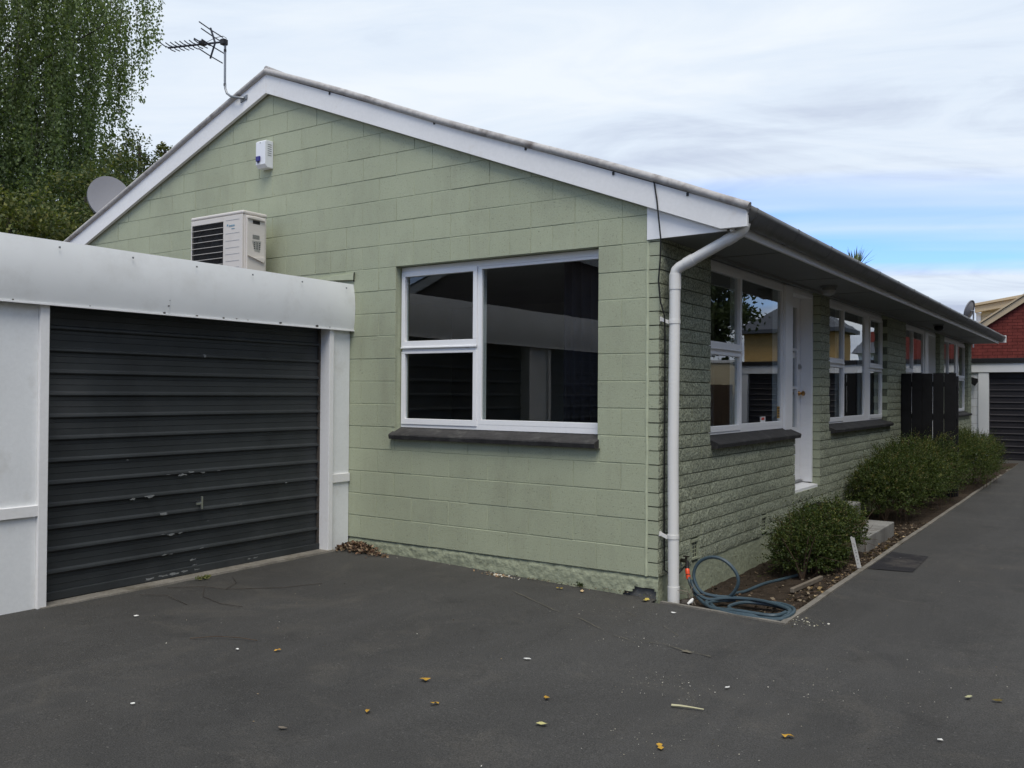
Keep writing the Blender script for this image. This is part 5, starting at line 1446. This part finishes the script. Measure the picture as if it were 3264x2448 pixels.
rh = thing('brick_house', 'red painted brick house with beige barge boards beyond the far garage', 'house', (0.9, 24.0, -0.3))
RY = 21.0; rapex = (1.22, 4.12); rs = 0.68
def rrake(x, z=rapex[1]): return z - rs * abs(x - rapex[0])
rw = MB().prism([(-2.6, -0.3), (2.25, -0.3), (2.25, rrake(2.25, 4.0)), (rapex[0], 4.0), (-0.10, rrake(-0.10, 4.0)), (-0.6, 2.9), (-2.6, 2.9)], lambda u, v, d: (u, RY - d, v), -0.006, -0.2).build('gable_wall', 'redmortar', rh)
m = MB().box(-0.112, 0.112, 0, 0.03, -0.038, 0.038); bme = m.mesh('brick'); bme.materials.append(MAT['redbrick'])
for c in range(24):
    zc = 2.02 + 0.0855 * c; off = 0 if c % 2 else 0.117
    for k in range(-11, 11):
        x = off + 0.234 * k
        if x < -1.0 or x > 2.12 or zc + 0.03 > max(rrake(x - 0.1, 4.02), rrake(x + 0.1, 4.02)): continue
        if x < -0.55 and zc > 2.85: continue
        o = bpy.data.objects.new('brick', bme); COL.objects.link(o); child(o, rw); o.location = (x, RY + random.uniform(-.003, .002), zc)
def rmap(u, v, d): return (u, RY - d, v)
MB().prism([(-0.75, rrake(-0.75, 4.02)), (rapex[0], 4.02), (rapex[0], 4.19), (-0.75, rrake(-0.75, 4.19))], rmap, 0.10, 0.04).build('barge_board', 'beige', rh, 0.004)
MB().prism([(-0.75, rrake(-0.75, 4.20)), (rapex[0], 4.20), (rapex[0], 4.25), (-0.75, rrake(-0.75, 4.25))], rmap, 0.14, 0.06).build('barge_mould', 'beige', rh, 0.004)
MB().prism([(rapex[0], 4.02), (2.45, rrake(2.45, 4.02)), (2.45, rrake(2.45, 4.25)), (rapex[0], 4.25)], rmap, 0.10, 0.04).build('barge_board', 'beige', rh, 0.004)
r_ = MB()
for xa, xb in ((-0.8, rapex[0]), (rapex[0], 2.5)):
    za, zb = rrake(xa, 4.25), rrake(xb, 4.25)
    r_.add([(xa, RY - 0.05, za), (xb, RY - 0.05, zb), (xb, RY + 6, zb), (xa, RY + 6, za), (xa, RY - 0.05, za - .04), (xb, RY - 0.05, zb - .04), (xb, RY + 6, zb - .04), (xa, RY + 6, za - .04)], [(0, 1, 2, 3), (7, 6, 5, 4), (0, 4, 5, 1), (1, 5, 6, 2), (2, 6, 7, 3), (3, 7, 4, 0)])
r_.build('roof', 'beige', rh)
MB().box(2.24, 2.26, RY + 0.21, RY + 6, -0.3, 3.2).box(-2.6, 2.24, RY + 5.8, RY + 6, -0.3, 2.9).build('side_wall', 'redbrick', rh)
dw = MB().box(-0.36, 1.5, RY + 1.9, RY + 4, 2.6, 3.85).build('dormer_wall', 'cream', rh)
for k in range(7): MB().box(-0.365, 1.5, RY + 1.885, RY + 1.899, 3.0 + 0.12 * k, 3.008 + 0.12 * k).build('weatherboard_lap', 'beige', dw)
MB().prism([(-0.50, 3.70), (0.95, 3.93), (0.95, 4.11), (-0.50, 3.88)], lambda u, v, d: (u, RY + 1.88 - d, v), 0.22, 0.0).build('dormer_fascia', 'beige', rh, 0.004)
MB().prism([(-0.54, 3.885), (0.95, 4.115), (0.95, 4.19), (-0.54, 3.955)], lambda u, v, d: (u, RY + 1.95 - d, v), 0.36, -1.5).build('dormer_roof', 'beige', rh, 0.004)
MB().box(-0.49, -0.37, RY + 1.87, RY + 2.0, 2.9, 3.70).build('window_edge', 'white', rh)
sl = thing('security_light', 'small white security light on the cream dormer wall', 'lamp', (-0.08, RY + 1.88, 3.60))
MB().tube([(-0.08, RY + 1.88, 3.63), (-0.08, RY + 1.80, 3.63)], 0.035, 10).build('base', 'white', sl)
MB().tube([(-0.06, RY + 1.80, 3.63), (0.10, RY + 1.74, 3.63)], 0.018, 8).build('arm', 'blackplastic', sl)
MB().tube([(-0.03, RY + 1.79, 3.62), (0.0, RY + 1.77, 3.53)], 0.014, 8).build('sensor', 'blackplastic', sl)
dish('satellite_dish', 'small grey satellite dish seen edge on beside the beige dormer', (-0.41, 20.6, 3.60), (-0.93, 0.28, 0.30), 0.24, 0.27, (-0.30, 20.65, 2.6))

# --- buff brick house across the yard (met in the window reflections)
yh = thing('buff_house', 'two storey buff brick house with dark hipped roof seen in the window glass', 'house', (8.0, 33.0, -0.3))
yw = MB().box(6.2, 9.9, 30, 32.2, -0.3, 3.9).build('wall', 'yellowbrick', yh)
hx0, hx1, hy0, hy1, hz = 5.9, 10.2, 29.6, 32.6, 3.95
MB().add([(hx0, hy0, hz), (hx1, hy0, hz), (hx1, hy1, hz), (hx0, hy1, hz), (7.4, 31.0, 5.0), (8.7, 31.2, 5.0), (hx0, hy0, hz - .15), (hx1, hy0, hz - .15), (hx1, hy1, hz - .15), (hx0, hy1, hz - .15)],
         [(0, 1, 5, 4), (1, 2, 5), (2, 3, 4, 5), (3, 0, 4), (0, 6, 7, 1), (1, 7, 8, 2), (2, 8, 9, 3), (3, 9, 6, 0), (9, 8, 7, 6)]).build('roof', 'slate', yh)
for x in (6.6, 7.4):
    w = MB().box(x, x + 0.5, 29.96, 30.02, 2.9, 3.8).build('window', 'white', yh)
    MB().box(x + 0.05, x + 0.45, 29.94, 29.955, 2.95, 3.75).build('pane', 'slate', w)
cf = thing('boundary_wall', 'cream rendered garden wall beside the far garage', 'wall', (7.2, 18.6, -0.3))
MB().box(6.0, 9.5, 18.5, 18.65, -0.35, 2.2).build('panel', 'cream', cf)
MB().box(5.98, 9.52, 18.47, 18.68, 2.203, 2.28).build('coping', 'whiteblock', cf)

# ================================================================== trees
def limb_tube(mb, p, q, r0, r1, wob=0.15, n=6, seg=6):
    p, q = Vector(p), Vector(q); pts = []; rad = []
    for i in range(n + 1):
        t = i / n; c = p.lerp(q, t)
        c += Vector((noise.noise(c * 0.9), noise.noise(c * 0.9 + Vector((7, 0, 0))), 0)) * wob * math.sin(math.pi * t)
        pts.append(c); rad.append(lerp(r0, r1, t))
    mb.tube(pts, r0, seg, False, rad); return pts
# weeping birch
BXc, BYc = -22.1, 5.6
bt = thing('birch_tree', 'tall weeping birch hanging over behind the garage', 'tree', (BXc, BYc, -0.3))
tm = MB()
limb_tube(tm, (BXc, BYc, -0.4), (BXc + 0.3, BYc + 0.2, 15.0), 0.28, 0.05, 0.5, 12, 8)
rz = np.array([4.2, 5.6, 6.4, 7.6, 8.6, 9.45, 10.0, 10.4, 11.2, 12.0, 13.5, 15.5]); rr_ = np.array([3.1, 3.2, 3.1, 3.2, 3.35, 3.25, 3.6, 4.0, 4.4, 4.6, 4.2, 1.5])
P, A, S, Cc = [], [], [], []
latv = np.array([0.51, 0.86]); 
nstr = 2700
for i in range(nstr):
    a = rng.uniform(0, 2 * np.pi); z0 = rng.uniform(6.0, 15.2)
    rmax = np.interp(z0, rz, rr_); r = rmax * math.sqrt(rng.uniform(0.06, 1.0))
    L = rng.uniform(0.9, 3.6) * (0.8 if r > 0.8 * rmax else 1)
    k = int(L * 40)
    ts = np.sort(rng.uniform(0, 1, k))
    x0, y0 = BXc + r * math.cos(a), BYc + r * math.sin(a)
    sway = rng.normal(0, 0.10, 2)
    zs_ = z0 - L * ts
    lim = np.interp(zs_, rz, rr_) * (1 + 0.10 * math.sin(a * 9) + 0.08 * math.sin(a * 23 + z0) + rng.normal(0, 0.05))
    fac = np.minimum(1, lim / max(r, 0.01))
    pts = np.stack([BXc + (x0 - BXc) * np.minimum(1, fac + 0.10) + sway[0] * ts + rng.normal(0, .05, k), BYc + (y0 - BYc) * np.minimum(1, fac + 0.10) + sway[1] * ts + rng.normal(0, .05, k), zs_ + 0.2 * (1 - ts) ** 3], 1)
    ok = (r < lim * 1.12) & (zs_ > 3.6)
    if ok.sum() == 0: continue
    pts = pts[ok]; kk = len(pts)
    P.append(pts); A.append(np.stack([rng.normal(0, .6, kk), rng.normal(0, .6, kk), rng.normal(-.8, .4, kk)], 1))
    S.append(rng.uniform(0.055, 0.105, kk))
    lightness = rng.uniform(0.7, 1.25)
    Cc.append(pick_cols(kk, [(0.074, 0.098, 0.042), (0.090, 0.117, 0.050), (0.062, 0.084, 0.040), (0.108, 0.130, 0.062)], 0.15) * lightness)
    if i % 6 == 0 and kk > 6: tm.tube([tuple(pts[0]), tuple(pts[kk // 2]), tuple(pts[-1])], 0.006, 3, False)
    if i % 60 == 0:
        zc = max(3.0, z0 - 1.5 - 0.25 * r)
        tm.tube([(BXc, BYc, zc), ((BXc + x0) / 2, (BYc + y0) / 2, (zc + z0) / 2 + 0.5), (x0, y0, z0 + 0.2)], 0.03, 5, False, [0.05, 0.028, 0.010])
P, A, S, Cc = map(np.concatenate, (P, A, S, Cc))
leaves('crown', P, A, S, S * 0.68, (Cc * 1.75).astype(np.float32), 'birchleaf', bt)
tm.build('trunk', 'bark', bt, 0, True)
print('birch leaves', len(P))
def bushy(name, label, base, blobs, nl, size, pal, seed, group='trees behind the house', droop=0.0, cat='tree'):
    t = thing(name, label, cat, base, group)
    tr = MB(); top = blobs[0][:3]
    limb_tube(tr, base, top, 0.12, 0.04, 0.3)
    for b in blobs[1:]: limb_tube(tr, (base[0] * .4 + top[0] * .6, base[1] * .4 + top[1] * .6, base[2] * .4 + top[2] * .6), b[:3], 0.05, 0.015, 0.2)
    tr.build('trunk', 'bark', t, 0, True)
    P, A, S = [], [], []
    w = np.array([b[3] ** 2 for b in blobs]); w /= w.sum()
    for b, ww in zip(blobs, w):
        ncl = max(6, int(26 * ww * len(blobs)))
        for c in range(ncl):
            d = rng.normal(size=3); d /= np.linalg.norm(d)
            cc = np.array(b[:3]) + d * b[3] * rng.uniform(0.45, 1.0) * np.array([1, 1, 0.9])
            k = int(nl * ww / ncl)
            pts = cc + rng.normal(size=(k, 3)) * b[3] * 0.17 * np.array([1, 1, 0.75])
            pts[:, 2] -= droop * rng.uniform(0, 1, k) ** 2
            P.append(pts); A.append(rng.normal(size=(k, 3)) + np.array([0, 0, -0.2])); S.append(rng.uniform(.7, 1.3, k) * size)
    P, A, S = map(np.concatenate, (P, A, S))
    leaves('crown', P, A, S, S * 0.6, pick_cols(len(P), pal, 0.22), 'leaf', t)
OL = [(0.11, 0.125, 0.034), (0.080, 0.098, 0.028), (0.145, 0.145, 0.045), (0.060, 0.078, 0.026)]
DK = [(0.045, 0.066, 0.026), (0.060, 0.085, 0.032), (0.075, 0.098, 0.038)]
bushy('shrub_tree', 'olive green bushy tree just above the garage roof at the left edge', (-12.6, 1.7, -0.3), [(-12.7, 1.8, 4.2, 0.75), (-13.2, 1.3, 4.4, 0.7), (-12.3, 2.3, 3.7, 0.7), (-13.4, 1.2, 3.3, 0.8)], 9000, 0.075, OL, 1)
bushy('shrub_tree', 'darker bushy tree behind the grey satellite dish', (-13.6, 4.2, -0.3), [(-13.5, 3.6, 5.0, 0.75), (-13.9, 4.6, 5.3, 0.8), (-13.2, 3.2, 4.1, 0.9), (-14.2, 3.8, 4.3, 0.8), (-12.8, 3.6, 4.6, 0.5)], 11000, 0.07, OL[1:] + DK, 2)
bushy('shrub_tree', 'loose drooping tree between the birch and the roof slope', (-15.6, 6.4, -0.3), [(-15.0, 5.7, 6.7, 0.45), (-15.7, 5.6, 6.6, 0.5), (-14.7, 6.0, 6.2, 0.55), (-15.3, 5.4, 6.0, 0.6), (-16.2, 5.6, 6.3, 0.5)], 5200, 0.07, DK + OL[:1], 3, droop=0.6)
bushy('shrub_tree', 'small leafy tree top peeping over the left barge board', (-15.0, 7.2, -0.3), [(-14.95, 6.3, 6.72, 0.24), (-14.85, 6.5, 6.35, 0.34), (-15.1, 6.3, 6.0, 0.45)], 2200, 0.075, OL, 4)
# cabbage tree behind the roof
ct = thing('cabbage_tree', 'spiky cabbage tree top peeping over the eave', 'tree', (-4.0, 23.5, -0.3))
cm = MB(); limb_tube(cm, (-4.0, 23.5, -0.4), (-4.0, 23.5, 5.15), 0.14, 0.10, 0.1); cm.build('trunk', 'bark', ct, 0, True)
for k in range(110):
    a = random.uniform(0, 6.28); e = random.uniform(-0.5, 1.45); L = random.uniform(0.65, 1.0)
    d = Vector((math.cos(a) * math.cos(e), math.sin(a) * math.cos(e), math.sin(e))); o_ = Vector((-4.0, 23.5, 5.2)); s_ = d.cross(Vector((0, 0, 1))).normalized() * 0.026
    p1 = o_ + d * L * 0.55; p2_ = o_ + d * L - Vector((0, 0, 0.13 * math.cos(e)))
    MB().add([o_ - s_ * .6, o_ + s_ * .6, p1 + s_, p1 - s_, p2_], [(0, 1, 2, 3), (3, 2, 4)]).build('blade', 'blade', ct)
# dark tree across the yard, met in the window reflections
bushy('yard_tree', 'dark garden tree across the yard seen in the window glass', (8.4, 20.5, -0.3), [(8.3, 20.5, 4.2, 1.5), (9.0, 21.0, 3.0, 1.4), (7.7, 20.2, 2.6, 1.1), (9.6, 20.4, 4.4, 1.4), (8.2, 20.6, 5.6, 1.1), (7.2, 20.2, 3.9, 1.1), (6.95, 20.3, 5.0, 0.8)], 18000, 0.16, DK, 5, group='trees across the yard')

# --- unseen houses across the driveway, added to shade the wall under the eave
nh = thing('unseen_shade_house', 'unseen two storey brown weatherboard house added across the driveway to shade the eave', 'house', (10.0, 8.0, -0.3))
MB().box(6.5, 13.2, 0.6, 15.0, -0.4, 5.9).build('wall', 'timber', nh)
MB().add([(6.05, 0.1, 5.88), (13.7, 0.1, 5.88), (13.7, 15.5, 5.88), (6.05, 15.5, 5.88), (9.9, 3.6, 8.6), (9.9, 12, 8.6)], [(0, 1, 4), (1, 2, 5, 4), (2, 3, 5), (3, 0, 4, 5), (3, 2, 1, 0)]).build('roof', 'slate', nh)
for y in (2.0, 6.4, 11.0):
    for z in (0.9, 3.4):
        w = MB().box(6.46, 6.52, y, y + 1.6, z, z + 1.3).build('window', 'white', nh); MB().box(6.445, 6.459, y + 0.07, y + 1.53, z + 0.07, z + 1.23).build('pane', 'slate', w)
nh2 = thing('unseen_shade_house', 'unseen two storey brick house added nearer the street to shade the eave', 'house', (10.0, -10.0, -0.3))  # second added house, out of view, keeps low sky light off the eave
MB().box(7.6, 13.2, -20, -3.0, -0.4, 5.0).build('wall', 'yellowbrick', nh2)
MB().add([(7.1, -20.5, 4.98), (13.7, -20.5, 4.98), (13.7, -2.5, 4.98), (7.1, -2.5, 4.98), (10.4, -17, 7.2), (10.4, -6, 7.2)], [(0, 1, 4), (1, 2, 5, 4), (2, 3, 5), (3, 0, 4, 5), (3, 2, 1, 0)]).build('roof', 'slate', nh2)
yf = thing('boundary_fence', 'brown paling fence in front of the cream garden wall', 'fence', (7.2, 18.4, -0.3))
for k in range(22): MB().box(6.12 + 0.15 * k, 6.262 + 0.15 * k, 18.36, 18.385, -0.35, 1.58 + random.uniform(-.01, .01)).build('paling', 'stem', yf)

wh = thing('white_house', 'distant white gabled house seen in the window glass', 'house', (7.6, 47.0, -0.3))
MB().box(6.2, 8.8, 45, 50, -0.4, 3.6).build('wall', 'whiteblock', wh)
MB().add([(6.0, 44.6, 3.58), (9.1, 44.6, 3.58), (9.1, 50.4, 3.58), (6.0, 50.4, 3.58), (6.0, 47.5, 4.4), (9.1, 47.5, 4.4)], [(0, 1, 5, 4), (2, 3, 4, 5), (1, 2, 5), (3, 0, 4), (3, 2, 1, 0)]).build('roof', 'slate', wh)
MB().box(8.35, 8.7, 47.2, 47.8, 3.9, 4.9).build('chimney', 'redbrick', wh)
# --- the twin flat behind the garages, gable towards this one (met in the gable window)
th2 = thing('twin_house', 'dim gabled house behind the garages seen in the gable window', 'house', (-7.0, -14.0, -0.3))
MB().prism([(-12.5, -0.3), (-2.2, -0.3), (-2.2, 2.6), (-7.35, 4.5), (-12.5, 2.6)], lambda u, v, d: (u, -9.0 + d, v), 0.0, -9.0).build('wall', 'roof', th2)
for s in (-1, 1):
    MB().prism([(-7.35, 4.45), (-7.35 + s * 5.6, 4.45 - 5.6 * 0.37), (-7.35 + s * 5.6, 4.64 - 5.6 * 0.37), (-7.35, 4.64)][::s], lambda u, v, d: (u, -8.95 + d, v), 0.04, 0.0).build('barge_board', 'panel', th2)
    MB().prism([(-7.35, 4.645), (-7.35 + s * 5.7, 4.645 - 5.7 * 0.37), (-7.35 + s * 5.7, 4.68 - 5.7 * 0.37), (-7.35, 4.68)][::s], lambda u, v, d: (u, -8.9 + d, v), 0.0, -9.2).build('roof', 'slate', th2)
